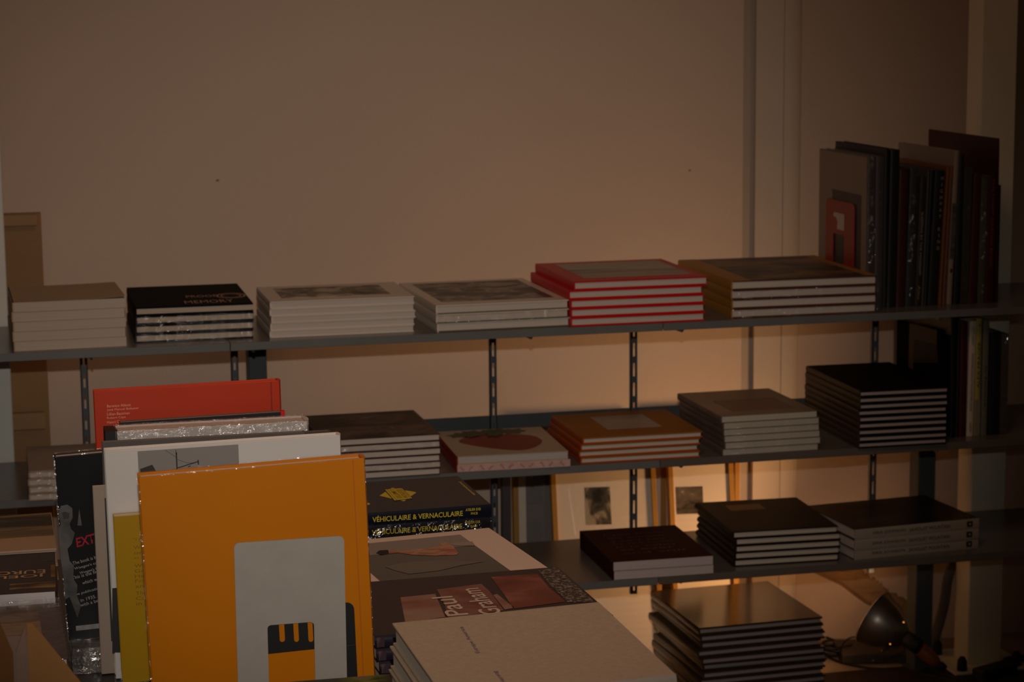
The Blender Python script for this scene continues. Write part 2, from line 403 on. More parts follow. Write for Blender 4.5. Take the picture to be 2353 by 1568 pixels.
# wooden board leaning behind the shelves on the left
x0 = Py(19, 700, 4.86).x; x1 = Py(103, 700, 4.86).x; zt = Py(60, 490, 4.86).z
e = empty('wooden_panel', Matrix.Translation((x0-.08, 4.84, FL0)), 'brown wooden panel with a top batten standing behind the left column', 'panel')
bx('panel_sheet', mat('brown_wood', (.34, .20, .09), .6, mottle=.2, mscale=5), e, 0, x1-x0+.08, .02, .04, 0, zt-FL0, bev=.002)
bx('top_batten', mat('brown_wood_batten', (.38, .24, .12), .6, mottle=.15), e, 0, x1-x0+.07, 0, .02, zt-FL0-.026, zt-FL0-.001, bev=.002)
zz = Py(60, 975, 4.86).z-FL0
bx('lower_batten', MATS['brown_wood_batten'], e, 0, x1-x0+.07, 0, .02, zz-.01, zz+.028, bev=.002)

# ------------------------------------------------------------------ books
def spine_profile(t, bulge, n=6):
    return [(-bulge*math.sin(PI*k/n)**.7 if 0 < k < n else 0, t*k/n) for k in range(n+1)]
def make_book(M, w, d, t, cover, label=None, cat='book', group=None, name='hardback_book', pages=None, spine='left', ct=.0028, over=.003,
              spinem=None, top=None, bulge=.003, paper=False, wrap=None, curl=0):
    """book lying flat: x width, y depth, z thickness; pages closed on the spine side"""
    e = empty(name, M, label, cat, group)
    pages = pages or M_PAGE; top = top or cover; spinem = spinem or cover
    if paper: ct = .0006; over = .0004; bulge = 0
    sx0, sx1, sy0 = over, over, over
    if spine == 'left': sx0 = .002
    if spine == 'right': sx1 = .002
    if spine == 'front': sy0 = .002
    bx('page_block', pages, e, sx0, w-sx1, sy0, d-over, ct, t-ct)
    bx('back_cover', cover, e, 0, w, 0, d, 0, ct, bev=min(.0006, ct*.3))
    if curl:
        bm = bmesh.new(); N = 12
        g = [[(w*i/N, d*j/4, t-ct+curl*max(0, (i/N-.4))**2*max(0, 1-j/4*.6)) for j in range(5)] for i in range(N+1)]
        lo = [[bm.verts.new(p) for p in r] for r in g]; hi = [[bm.verts.new((p[0], p[1], p[2]+ct)) for p in r] for r in g]
        for i in range(N):
            for j in range(4):
                bm.faces.new((lo[i][j], lo[i][j+1], lo[i+1][j+1], lo[i+1][j])); bm.faces.new((hi[i][j], hi[i+1][j], hi[i+1][j+1], hi[i][j+1]))
            bm.faces.new((lo[i][0], lo[i+1][0], hi[i+1][0], hi[i][0])); bm.faces.new((lo[i][4], hi[i][4], hi[i+1][4], lo[i+1][4]))
        for j in range(4):
            bm.faces.new((lo[N][j], lo[N][j+1], hi[N][j+1], hi[N][j])); bm.faces.new((lo[0][j], hi[0][j], hi[0][j+1], lo[0][j+1]))
        new_obj('front_cover', bm, top, e)
    else:
        bx('front_cover', top, e, 0, w, 0, d, t-ct, t, bev=min(.0006, ct*.3))
    if not paper:
        prof = spine_profile(t, bulge)
        bm = bmesh.new()
        th = .0022
        if spine == 'left': prism(bm, prof + [(th, t*.999), (th, .001*t)], 1, 0, d)
        elif spine == 'right': prism(bm, [(w-p[0], p[1]) for p in prof] + [(w-th, t*.999), (w-th, .001*t)], 1, 0, d)
        else: prism(bm, [(p[0], p[1]) for p in prof] + [(th, t*.999), (th, .001*t)], 0, 0, w)
        new_obj('spine', bm, spinem, e)
    else:
        if spine == 'left': bx('spine', spinem, e, -.0008, sx0, 0, d, 0, t)
        elif spine == 'front': bx('spine', spinem, e, 0, w, -.0008, sy0, 0, t)
        else: bx('spine', spinem, e, w-sx1, w+.0008, 0, d, 0, t)
    if wrap: add_wrap(e, w, d, t, wrap, bulge if spine == 'left' else 0)
    return e
def add_wrap(e, w, d, t, m, bl=0):
    bm = bmesh.new(); q = .0014
    box(bm, -q-bl, w+q, -q-(.003 if bl == 0 else 0), d+q, .0003, t-.0002 if t < .03 else t+.0006)
    new_obj('plastic_wrap', bm, m, e)
ORD = ['topmost', 'second from the top', 'third from the top', 'fourth from the top', 'fifth from the top', 'sixth from the top', 'seventh from the top', 'eighth from the top', 'ninth from the top',
       'tenth from the top', 'eleventh from the top', 'twelfth from the top', 'thirteenth from the top', 'fourteenth from the top', 'fifteenth from the top', 'sixteenth from the top']
def rect(z0, bFL, tFL, tFR, tBR, depth=None):
    b = Pz(*bFL, z0); zt = Py(bFL[0], tFL[1], b.y).z
    A = Pz(*tFL, zt); B = Pz(*tFR, zt); v = Pz(*tBR, zt)-B; ang = math.atan2(v.y, v.x)-PI/2; v2 = B-A; ang2 = math.atan2(v2.y, v2.x)
    ang = ang*.8 + max(-.06, min(.06, ang2))*.2
    u_ = Vector((math.cos(ang), math.sin(ang), 0)); w = v2.dot(u_); A = A + Vector((-math.sin(ang), math.cos(ang), 0))*v2.dot(Vector((-math.sin(ang), math.cos(ang), 0)))*.5
    n = Vector((-math.sin(ang), math.cos(ang), 0))
    d = depth or v.dot(n)
    return A, ang, w, d, zt
def stack(z0, bFL, tFL, tFR, tBR, n, label, group, cat='book', jit=.002, depth=None, offs=None, wraps=(), d=None, **kw):
    """label: noun phrase; every book of the pile becomes a thing of its own"""
    A, ang, w, dd, zt = rect(z0, bFL, tFL, tFR, tBR, depth)
    t = (zt-z0)/n
    rnd = random.Random(int(bFL[0]*13+bFL[1]))
    books = []
    proto = None
    curl = kw.pop('curl', 0); print_('stack', label, 'w%.3f d%.3f t%.4f y%.3f ang%.3f zt%.3f' % (w, dd, t, A.y, ang, zt))
    for i in range(n):     # i = 0 is the top
        jx, jy, ja = (0, 0, 0) if i == 0 else (rnd.uniform(-jit, jit), rnd.uniform(-jit, jit), rnd.uniform(-.004, .004))
        if offs and i < len(offs): jx += offs[i]
        M = Matrix.Translation((A.x+jx, A.y+jy, z0+t*(n-1-i)+.00005)) @ Matrix.Rotation(ang+ja, 4, 'Z')
        lab = '%s, %s' % (label, ORD[i] if n > 1 else '')
        if n == 2: lab = '%s, %s' % (label, ['upper', 'lower'][i])
        if i == 0 or proto is None:
            e = make_book(M, w, dd, t, label=lab, cat=cat, group=group, curl=curl if i == 0 else 0, **kw)
            if curl and i == 0: pass
            else: proto = e
        else:
            e = copy_tree(proto); e.matrix_world = M; e['label'] = lab
        books.append(e)
    for i in wraps: add_wrap(books[i], w, dd, t, FILM)
    return books, w, dd, t
def print_(*a): pass
def photo(e, x0, x1, y0, y1, z, m, name='cover_photo'):
    return bx(name, m, e, x0, x1, y0, y1, z-.0002, z+.0004)

# ---- top shelf, lying stacks
M_CREAM = mat('cream_card', (.50, .36, .22), .6, mottle=.08)
stack(SH1, (36, 810), (29, 697), (287, 684), (266, 649), 5, 'cream paperback at the far left of the top shelf', 'cream paperbacks on the top shelf', name='paperback_book', cover=M_CREAM, paper=True, pages=pages_mat('pages_cream', (.66, .58, .48)), curl=.012)
M_BLK = mat('black_gloss_cover', (.008, .008, .010), .6, spec=.02)
b, w, d, t = stack(SH1, (313, 786), (310, 704), (584, 699), (543, 654), 4, 'black-covered book on the top shelf', 'black books on the top shelf', cover=M_BLK, wraps=(1, 2, 3), ct=.0036, over=.002, bulge=.001, pages=pages_mat('pages_buff', (.62, .53, .42)))
M_PEACHINK = mat('peach_ink', (.55, .30, .2), .5)
letter(b[0], 'PROOF', (w*.47, d*.36, t), 'top', w*.27, d*.10, M_PEACHINK); letter(b[0], 'MEMORY', (w*.43, d*.08, t), 'top', w*.42, d*.13, M_PEACHINK)
bm = bmesh.new()
for k in range(18):
    a = k/18*2*PI; a2 = (k+1)/18*2*PI; cx, cy = w*.86, d*.38
    for r0, r1 in ((.026, .030), (.018, .021)):
        vs = [bm.verts.new((cx+r*math.cos(q), cy+r*1.3*math.sin(q), t+.0003)) for r, q in ((r0, a), (r1, a), (r1, a2), (r0, a2))]
        bm.faces.new(vs)
new_obj('printed_swirl', bm, M_PEACHINK, b[0])
M_WHC = mat('white_cover', (.78, .70, .60), .38)
P3 = ramp_mat('photo_still_life', [(.38, (.05, .04, .025)), (.46, (.26, .20, .10)), (.52, (.12, .11, .10)), (.60, (.50, .44, .34)), (.75, (.62, .56, .48))], (16, 18, 9), seed=2)
b, w, d, t = stack(SH1, (619, 774), (618, 691), (957, 684), (907, 651), 5, 'white book with a wide cover picture on the top shelf', 'white books on the top shelf', cover=M_WHC, ct=.0022, over=.0018, bulge=.001, pages=pages_mat('pages_white2', (.70, .64, .58)))
photo(b[0], w*.10, w*.86, d*.20, d*.84, t, P3)
P4 = ramp_mat('photo_dark_landscape', [(.38, (.09, .08, .07)), (.50, (.17, .15, .13)), (.56, (.42, .37, .32)), (.62, (.16, .14, .12)), (.70, (.55, .50, .45))], (13, 16, 9), seed=5)
M_OLIVE = mat('olive_board', (.12, .12, .07), .5)
b, w, d, t = stack(SH1, (1002, 767), (1006, 705), (1303, 687), (1201, 637), 3, 'white-jacketed green book with a grey cover photograph', 'white-jacketed green books on the top shelf', cover=M_OLIVE, top=M_WHC, spinem=M_WHC, ct=.0024, over=.003, bulge=.001, wraps=(1,))
photo(b[0], w*.08, w*.93, d*.12, d*.92, t, P4); b[0].children[-1]
bx('maroon_patch', mat('maroon_print', (.13, .03, .03), .5), b[0], w*.86, w*.93, d*.12, d*.34, t+.0001, t+.0006)
M_RED = mat('red_cloth', (.62, .008, .010), .42)
P5 = ramp_mat('photo_hazy', [(.35, (.22, .19, .15)), (.5, (.34, .30, .24)), (.68, (.50, .46, .40))], (3, 14, 6), seed=3)
b, w, d, t = stack(SH1, (1309, 752), (1321, 648), (1625, 634), (1521, 594), 5, 'bright red hardback on the top shelf', 'red hardbacks on the top shelf', cover=M_RED, ct=.0034, over=.003, bulge=.001, offs=[0, -.009, -.006, -.006, -.007])
photo(b[0], w*.12, w*.93, d*.16, d*.90, t, P5)
bx('pale_sky_band', mat('hazy_sky_print', (.50, .47, .40), .5), b[0], w*.12, w*.93, d*.58, d*.90, t+.0001, t+.0006)
M_MUST = mat('mustard_cloth', (.42, .20, .03), .5); M_BRN = mat('brown_board', (.11, .035, .018), .4)
P6 = ramp_mat('photo_interior', [(.32, (.03, .025, .02)), (.47, (.07, .06, .05)), (.56, (.20, .11, .04)), (.8, (.24, .20, .16))], (8, 14, 8), seed=9)
b, w, d, t = stack(SH1, (1689, 736), (1689, 649), (2006, 630), (1869, 584), 4, 'brown hardback with a mustard spine on the top shelf', 'mustard-spined books on the top shelf', cover=M_BRN, spinem=M_MUST, ct=.003, over=.003, bulge=.001, wraps=(1, 3))
bx('cloth_strip', M_MUST, b[0], 0, w*.13, 0, d, t-.0002, t+.0005); photo(b[0], w*.13, w*.985, d*.01, d*.93, t, P6)
bx('top_margin', M_MUST, b[0], w*.93, w, d*.02, d*.99, t+.0001, t+.0007)

# ---- middle shelf, lying stacks
stack(SH2, (66, 1152), (66, 1083), (330, 1070), (309, 1015), 4, 'pale wrapped paperback behind the black upright book', 'pale paperbacks at the left of the middle shelf', name='paperback_book', cover=mat('taupe_card', (.42, .33, .26), .5), ct=.003, over=.002, bulge=.001, wraps=(0, 1, 2, 3), pages=M_PAGE)
M_DKRED = mat('oxblood_board', (.07, .012, .010), .35)
P8 = ramp_mat('photo_shadowy', [(.38, (.018, .015, .012)), (.5, (.055, .045, .035)), (.56, (.16, .10, .075)), (.64, (.06, .05, .045)), (.72, (.34, .20, .15))], (9, 12, 9), seed=6)
b, w, d, t = stack(SH2, (735, 1107), (741, 1012), (1012, 998), (949, 943), 6, 'dark photo-cover book beside the strawberry book', 'dark photo-cover books on the middle shelf', cover=M_DKRED, ct=.0018, over=.002, bulge=.001, wraps=(1, 4))
photo(b[0], .002, w*.97, .002, d*.985, t, P8)
# strawberry books
b, w, d, t = stack(SH2, (1047, 1086), (1050, 1050), (1306, 1037), (1243, 981), 2, 'book with a strawberry cover', 'strawberry books on the middle shelf', cover=mat('straw_cover', (.50, .40, .28), .45), spinem=mat('straw_spine', (.35, .02, .02), .4), ct=.0016, over=.001, bulge=.001, pages=pages_mat('pages_layered', (.58, .54, .50), 2, 300), jit=.0015)
b[0]['label'] = 'book with a red strawberry cover, on the middle shelf'; b[1]['label'] = 'book with pink lettered page edges, beneath the strawberry book'
bas = ((0, 0, t), (1, 0, 0), (0, 1, 0), (0, 0, 1))
n = 36; berry = []
for k in range(n):
    a = 2*PI*k/n; sx, sy = math.cos(a), math.sin(a)
    if sy >= 0: x = .50+.37*sx; y = .52+.25*abs(sy)**.8
    else: x = .50+.37*sx*(1-.30*abs(sy)**1.6)+.10*abs(sy); y = .52-.40*abs(sy)**1.15
    berry.append((x*w, y*d))
patch(b[0], berry, bas, mat('strawberry_red', (.22, .022, .016), .5, mottle=.35, mscale=60), 'printed_strawberry')
M_LEAF = mat('leaf_green', (.045, .075, .03), .5, mottle=.4, mscale=40)
for lx, ly, s, an in ((.20, .80, .15, .3), (.33, .87, .14, -.3), (.46, .84, .16, .2), (.58, .88, .15, -.2), (.70, .85, .14, .4), (.50, .76, .12, 1.2), (.30, .77, .11, .9)):
    pts = []
    for k in range(12):
        a = 2*PI*k/12; r = s*(1 if k % 2 else .62)
        x = r*math.cos(a); y = r*.75*math.sin(a)
        pts.append(((lx + x*math.cos(an)-y*math.sin(an))*w, (ly + x*math.sin(an)+y*math.cos(an))*d))
    leaf_z = globals().get('leaf_z', .0004)+.00025; patch(b[0], pts, bas, M_LEAF, 'printed_leaf', leaf_z)
# the lower strawberry book shows pink lettered fore-edges
M_PINK = mat('pink_edge', (.62, .42, .38), .6, mottle=.2, mscale=50)
bx('page_edge_print', M_PINK, b[1], .001, w+.004, -.0012, .001, .001, t-.0008)
M_REDINK = mat('red_ink', (.45, .02, .04), .5)
for k, s in enumerate(['Swe', 'orks', 'Pea', 'Ida', 'Flo', 'ewa', 'tio', 'Sun', 'Pie', 'vex', 'Sus']):
    x = w*(.02+.09*k)
    ca, sa = math.cos(.75 if k % 2 else -.75), math.sin(.75 if k % 2 else -.75)
    letter(b[1], s, (x, -.0014, t*.12 if k % 2 else t*.62), ((ca, 0, sa), (-sa, 0, ca), (0, -1, 0)), .0115, .005, M_REDINK)
M_ORB = mat('orange_board', (.48, .085, .012), .42); M_OCH = mat('ochre_cover', (.34, .12, .006), .5, spec=.1)
P10 = ramp_mat('photo_pale_plate', [(.35, (.30, .26, .22)), (.6, (.42, .36, .30)), (.7, (.24, .21, .18))], (10, 10, 10), seed=8)
b, w, d, t = stack(SH2, (1331, 1067), (1340, 1007), (1614, 991), (1529, 940), 4, 'orange hardback with a pale cover plate', 'orange hardbacks on the middle shelf', cover=M_ORB, top=M_OCH, ct=.003, over=.003, bulge=.001, offs=[0, -.004, -.006, -.005])
photo(b[0], w*.28, w*.74, d*.28, d*.82, t, P10)
M_TAUPE = mat('taupe_cover', (.21, .155, .115), .35, mottle=.2, mscale=12)
b, w, d, t = stack(SH2, (1663, 1048), (1656, 957), (1879, 945), (1766, 893), 6, 'taupe-covered book with pale pages beside the black stack', 'taupe books on the middle shelf', cover=M_TAUPE, ct=.0010, over=.001, bulge=.001, spinem=mat('taupe_spine', (.16, .11, .09), .5, mottle=.4, mscale=50), wraps=(1, 2, 3, 4, 5), pages=pages_mat('pages_ivory', (.62, .58, .48)), offs=[0, .004, .005, .005, .006, .005])
photo(b[0], w*.2, w*.85, d*.15, d*.6, t, ramp_mat('photo_rusty', [(.45, (.2, .15, .11)), (.62, (.26, .12, .09)), (.8, (.2, .15, .11))], (9, 9, 9), seed=12))
M_BLK2 = mat('black_cloth', (.008, .006, .006), .6, spec=.04)
stack(SH2, (1975, 1032), (1976, 899), (2179, 889), (2044, 832), 9, 'black hardback in the tall stack of the middle shelf', 'black hardbacks on the middle shelf', cover=M_BLK2, ct=.0036, over=.002, bulge=.0015, spinem=mat('dark_brown_spine', (.05, .028, .015), .5), pages=pages_mat('pages_mauve', (.50, .42, .40)))

# ---- lowest shelf
M_MAR = mat('maroon_cover', (.045, .006, .004), .6, spec=.05, mottle=.2, mscale=30)
b, w, d, t = stack(SH3, (1403, 1331), (1404, 1289), (1643, 1281), (1553, 1210), 2, 'thick dark red softcover book on the lowest shelf', 'dark red books on the lowest shelf', name='paperback_book', cover=M_MAR, paper=True, pages=pages_mat('pages_cool', (.62, .56, .54)))
M_MARINK = mat('faint_ink', (.09, .03, .025), .5)
for k in range(7):
    letter(b[0], ['I see from', 'the window', 'a red sea', 'by the coast', 'it is calm', 'as ever', 'and still'][k], (w*(.18+.0*k), d*(.78-.095*k), t), 'top', w*(.62-.03*(k % 3)), d*.04, M_MARINK)
M_DBR = mat('dark_brown_cover', (.018, .010, .008), .5, spec=.1)
b, w, d, t = stack(SH3, (1688, 1304), (1685, 1223), (1926, 1209), (1830, 1143), 5, 'dark brown hardback with rounded spine on the lowest shelf', 'dark brown hardbacks on the lowest shelf', cover=M_DBR, ct=.0026, over=.003, bulge=.006, pages=pages_mat('pages_ivory2', (.66, .60, .50)), spinem=M_DBR, offs=[0, .005, .005, .005, .005])
bx('cover_label', mat('orange_label', (.30, .13, .03), .5), b[0], w*.22, w*.56, d*.66, d*.84, t, t+.0006)
# grey spined books, spines to the front
M_GSP = mat('pale_grey_spine', (.36, .32, .27), .45)
P15 = ramp_mat('photo_forest_dark', [(.40, (.010, .010, .009)), (.60, (.028, .028, .024)), (.85, (.11, .10, .085))], (7, 10, 7), seed=3, rough=.3, spec=.12)
b, w, d, t = stack(SH3, (1968, 1286), (1961, 1216), (2254, 1193), (2126, 1140), 3, 'grey-spined book lying spine outwards on the lowest shelf', 'grey-spined books on the lowest shelf', cover=P15, spine='front', spinem=M_GSP, ct=.0015, over=.002, bulge=.001, jit=.003)
for e in b:
    letter(e, 'EIRIK JOHNSON', (w*.14, -.0022, t*.34), 'front', w*.26, t*.34, M_DARKINK); letter(e, 'SAWDUST MOUNTAIN', (w*.43, -.0022, t*.34), 'front', w*.33, t*.34, M_DARKINK)
    bx('publisher_mark', M_DARKINK, e, w*.90, w*.945, -.0024, -.0012, t*.25, t*.78)
    bx('publisher_mark', M_GSP, e, w*.917, w*.93, -.0028, -.0018, t*.42, t*.62)
# ---- floor stack
M_FS = mat('umber_gloss_cover', (.035, .022, .012), .16, spec=.7); 
zt16 = Py(1607, 1444, 4.27).z
A = Pz(1607, 1444, zt16); B = Pz(1887, 1416, zt16); C = Pz(1762, 1334, zt16)
ang = math.atan2((C-B).y, (C-B).x)-PI/2; w = (B-A).length; d = (C-B).dot(Vector((-math.sin(ang), math.cos(ang), 0)))
n = 15; t = (zt16-FL0)/n
offs = [(0, 0, 0), (.004, 0, .01), (.007, .004, -.01), (-.002, 0, .01), (.006, -.004, .0), (.012, .006, -.015), (.010, 0, .012), (.004, .003, .0), (.010, 0, .01), (.006, 0, -.01), (.01, 0, 0), (.008, .003, 0), (.01, 0, .01), (.007, 0, 0), (.01, 0, 0)]
pr = None
PG16 = pages_mat('pages_dusk', (.36, .32, .31))
for i in range(n):
    M = Matrix.Translation((A.x+offs[i][0], A.y+offs[i][1], FL0+t*(n-1-i)+.00005)) @ Matrix.Rotation(ang+offs[i][2], 4, 'Z')
    lab = 'glossy dark brown book in the floor stack beside the lamp, %s' % ORD[i]
    if i == 0: pr = make_book(M, w, d, t, M_FS, lab, 'book', 'dark glossy books stacked on the floor', pages=PG16, ct=.0042, over=.0035, bulge=.002)
    else:
        e = copy_tree(pr); e.matrix_world = M; e['label'] = lab

# ------------------------------------------------------------------ upright books with spines towards the room
def spine_book(z0, xb0, xb1, yb, xt0, yt, depth, cover, label, group=None, spinem=None, yfix=None, wrap=None, name='hardback_book', texts=(), ct=.002, pages=None, bulge=.002):
    P = Pz(xb0, yb, z0); yf = yfix or P.y
    P = Vector((Py(xb0, yb, yf).x, yf, z0)); Q = Py(xb1, yb, yf); T = Py(xt0, yt, yf)
    lean = math.atan2(T.x-P.x, T.z-z0); h = (T.z-z0)/math.cos(lean); t = (Q.x-P.x)*math.cos(lean)*.985
    zlift = max(0, math.sin(lean)*t)
    # local x -> world +Y, y -> up, z -> world +X, then lean about Y
    R = Matrix(((0, 0, 1, 0), (1, 0, 0, 0), (0, 1, 0, 0), (0, 0, 0, 1)))
    M = Matrix.Translation((P.x, yf, z0+zlift+.0001)) @ Matrix.Rotation(lean, 4, 'Y') @ R
    e = make_book(M, depth, h, t, cover, label, 'book', group, name=name, spine='left', ct=min(ct, t*.3), over=.0025, spinem=spinem or cover, bulge=bulge, pages=pages)
    if wrap: add_wrap(e, depth, h, t, wrap, bulge)
    for (s, y0f, y1f, hf, m, mode) in texts:      # y0f: start from the top, y1f: end (fractions of the height)
        L = abs(y1f-y0f)*h; hh = hf*t
        if mode == 'down': letter(e, s, (-bulge-.0006, h*(1-y0f), t*.5-hh/2), 'spine_down', L, hh, m)
        else: letter(e, s, (-bulge-.0006, h*(1-y1f), t*.5+hh/2), 'spine_up', L, hh, m)
    return e, h, t
def Z(zx, zy): return (1820+zx/3.015, 240+zy/3.015)
M_MAUVE = mat('mauve_grey_cover', (0.0630, 0.0546, 0.0567), .45)
M_CHARCOAL = mat('charcoal_cover', (.018, .016, .017), .5)  # the covers' own charcoal colour
M_BEIGEP = mat('beige_jacket', (0.2400, 0.1860, 0.1380), .5)
Y1 = Pz(2032, 707, SH1).y
G1 = 'upright books on the right of the top shelf'
def sb1(b0, b1, yb, t0, yt, depth, cover, label, **k):
    return spine_book(SH1, Z(b0, yb)[0], Z(b1, yb)[0], Z(b0, yb)[1], Z(t0, yt)[0], Z(t0, yt)[1], depth, cover, label, G1, yfix=Y1 + k.pop('dy', 0), **k)
dk = mat('faint_dark_ink', (.035, .03, .035), .5); pale = mat('faint_pale_ink', (.30, .28, .24), .5); gold = mat('faint_gold_ink', (.30, .22, .06), .5)
e, h, t = sb1(512, 566, 1407, 527, 362, .27, M_MAUVE, 'mauve-grey upright book in clear wrap, leftmost of the row', wrap=FILM2, top=None) if False else sb1(512, 566, 1407, 527, 362, .27, M_MAUVE, 'mauve-grey upright book in clear wrap, leftmost of the row', wrap=FILM2, texts=[('the great unreal', .12, .85, .4, dk, 'down')])
# its outward cover: beige jacket with a grey photograph and a shrink film
bx('cover_jacket', M_BEIGEP, e, .004, .268, .004, h-.002, -.0012, -.0001)
bx('cover_photo', ramp_mat('photo_grey_mist', [(.3, (.025, .022, .022)), (.55, (.05, .043, .04)), (.8, (.10, .08, .065))], (8, 8, 8), seed=14), e, .03, .19, h*.12, h*.74, -.0018, -.0011)
sb1(568, 625, 1407, 583, 362, .27, M_MAUVE, 'mauve-grey upright book with dark vertical lettering, second in the row', texts=[('this is the place i call', .10, .80, .35, dk, 'down')])
sb1(626, 656, 1405, 640, 310, .27, M_CHARCOAL, 'charcoal upright book beside the mauve-grey pair')
sb1(657, 719, 1403, 684, 315, .30, mat('black_tall', (.010, .009, .010), .45), 'tall thick black upright book in the middle-left of the row')
sb1(720, 780, 1400, 745, 450, .24, mat('russet_cover', (0.0420, 0.0092, 0.0050), .5), 'russet upright book right of the tall black one')
sb1(783, 830, 1398, 820, 448, .24, mat('teal_grey_cover', (0.0231, 0.0315, 0.0357), .45), 'teal-grey upright book in crinkled wrap', wrap=FILM2)
sb1(833, 848, 1396, 870, 500, .22, mat('maroon_thin', (0.0210, 0.0084, 0.0067), .5), 'thin maroon upright book between teal and black spines')
sb1(850, 892, 1394, 890, 505, .24, mat('black_text_cover', (.022, .018, .014), .5), 'black upright book with small pale vertical title', texts=[('SLEEPING BY THE MISSISSIPPI', .27, .76, .35, pale, 'down'), ('Alec', .84, .95, .4, gold, 'down')])
sb1(896, 908, 1393, 940, 462, .22, mat('stone_thin', (0.0840, 0.0756, 0.0588), .5), 'thin stone-coloured upright book in the row')
sb1(910, 936, 1392, 956, 458, .24, mat('navy_thin', (0.0105, 0.0134, 0.0189), .4), 'thin navy upright book in the row')
e, h, t = sb1(938, 1004, 1392, 992, 460, .24, mat('forest_cover', (0.0126, 0.0118, 0.0084), .5), 'dark olive upright book with large spaced spine letters')
for k, c in enumerate('HIGHWAY KIND'):
    if c != ' ': letter(e, c, (-.0026, h*(.93-.047*k), t*(.71 if c == 'I' else .60)), ((0, 0, 1), (0, 1, 0), (-1, 0, 0)), t*(.05 if c == 'I' else .26), h*.026, pale)
e, h, t = sb1(1012, 1037, 1390, 1072, 432, .26, mat('orange_thin', (0.1680, 0.0588, 0.0147), .5), 'thin orange upright book with dark spine marks', texts=[('PARADE  OF  SAINTS  THE HEIGHTS', .1, .95, .4, dk, 'down')])
e, h, t = sb1(1041, 1068, 1390, 1098, 430, .26, mat('salmon_thin', (0.1764, 0.0672, 0.0336), .5), 'thin salmon upright book next to the white tall one', texts=[('PICTURES FROM HOME  AMATEUR', .1, .95, .4, dk, 'down')], bulge=.001)
bx('lower_spine_band', mat('amber_band', (.42, .20, .03), .5), e, -.002, .0, 0, h*.55, .0002, t-.0002) if False else None
e, h, t = sb1(1070, 1112, 1388, 1126, 322, .29, mat('white_tall', (0.2520, 0.2040, 0.1560), .5), 'tall pale upright book whose cover rises above its neighbours')
bx('spine_photo', ramp_mat('photo_spine_sea', [(.4, (.05, .045, .05)), (.6, (.12, .10, .09))], (9, 20, 9)), e, -.0032, -.0022, h*.30, h*.66, .0004, t-.0004)
bx('spine_mark', M_DARKINK, e, -.0034, -.0022, h*.21, h*.235, t*.3, t*.7)
sb1(1116, 1160, 1386, 1160, 345, .26, mat('black_mid', (.016, .018, .020), .4), 'black upright book right of the tall pale one')
sb1(1162, 1216, 1385, 1192, 440, .24, mat('black_wrapped', (.012, .011, .010), .3), 'black upright book in shiny crumpled plastic', wrap=film_mat('shiny_film', .30, .08, 1.0, 22))
sb1(1220, 1276, 1385, 1262, 480, .24, mat('rust_cover', (0.0504, 0.0105, 0.0042), .5), 'rust-red upright book with a worn spine')
sb1(1284, 1331, 1385, 1313, 505, .23, mat('sage_cover', (0.0672, 0.0693, 0.0357), .5), 'sage green upright book in clear wrap', wrap=FILM2)
e, h, t = sb1(1336, 1404, 1384, 1366, 500, .25, mat('dark_red_cover', (0.0462, 0.0034, 0.0025), .5), 'dark red upright book with a spaced vertical title', texts=[('THE NIGHT GARDEN BOOK', .02, .72, .3, mat('faint_rose_ink', (.22, .08, .06), .5), 'down')])
# the big dark red board behind the row
bz = Py(2103, 295, Y1+.36); q = Py(2297, 319, Y1+.02)
sb1(1407, 1417, 1384, 1428, 236, .35, mat('big_red_cover', (0.0420, 0.0025, 0.0017), .5), 'largest dark red upright book, standing tall behind the row')
sb1(1418, 1424, 1384, 1441, 560, .20, M_CHARCOAL, 'thin black upright booklet at the right end of the row')

# red bookend at the left end of that row
def bookend(M, w, h, slot, m, label, foot=.12, rad=.012, hole=None):
    """plate in local x (width) / y (height), thin in z"""
    e = empty('bookend', M, label, 'bookend')
    x0, x1, ys = slot
    def arc(cx, cy, a0, r=rad, n=6): return [(cx+r*math.cos(a0+PI/2*k/n), cy+r*math.sin(a0+PI/2*k/n)) for k in range(n+1)]
    r2 = .004; bm = bmesh.new()
    prism(bm, [(0, 0), (x0, 0), (x0, ys), (0, ys)], 2, 0, .0016); prism(bm, [(x1, 0), (w, 0), (w, ys), (x1, ys)], 2, 0, .0016)
    prism(bm, [(0, ys), (w, ys)] + arc(w-rad, h-rad, 0) + arc(rad, h-rad, PI/2), 2, 0, .0016)
    for cx, sg in ((x0, 1), (x1, -1)):
        f_ = [(cx+sg*(r2-r2*math.cos(PI/2*k/4)), ys-r2+r2*math.sin(PI/2*k/4)) for k in range(5)]
        for p, q_ in zip(f_, f_[1:]): prism(bm, [(cx, ys), p, q_], 2, 0, .0016)
    new_obj('plate', bm, m, e)
    bm = bmesh.new(); box(bm, x0+.001, x1-.001, 0, .0012, -foot, 0); new_obj('foot', bm, m, e)
    return e
R_left = Matrix(((0, 0, -1, 0), (-1, 0, 0, 0), (0, 1, 0, 0), (0, 0, 0, 1)))     # local x -> -Y, y -> up, z -> -X
M_REDM = mat('red_enamel', (0.2604, 0.0084, 0.0034), .35)
xq = Py(Z(460, 700)[0], Z(460, 700)[1], Y1+.02).x
yfar = Y1+.02
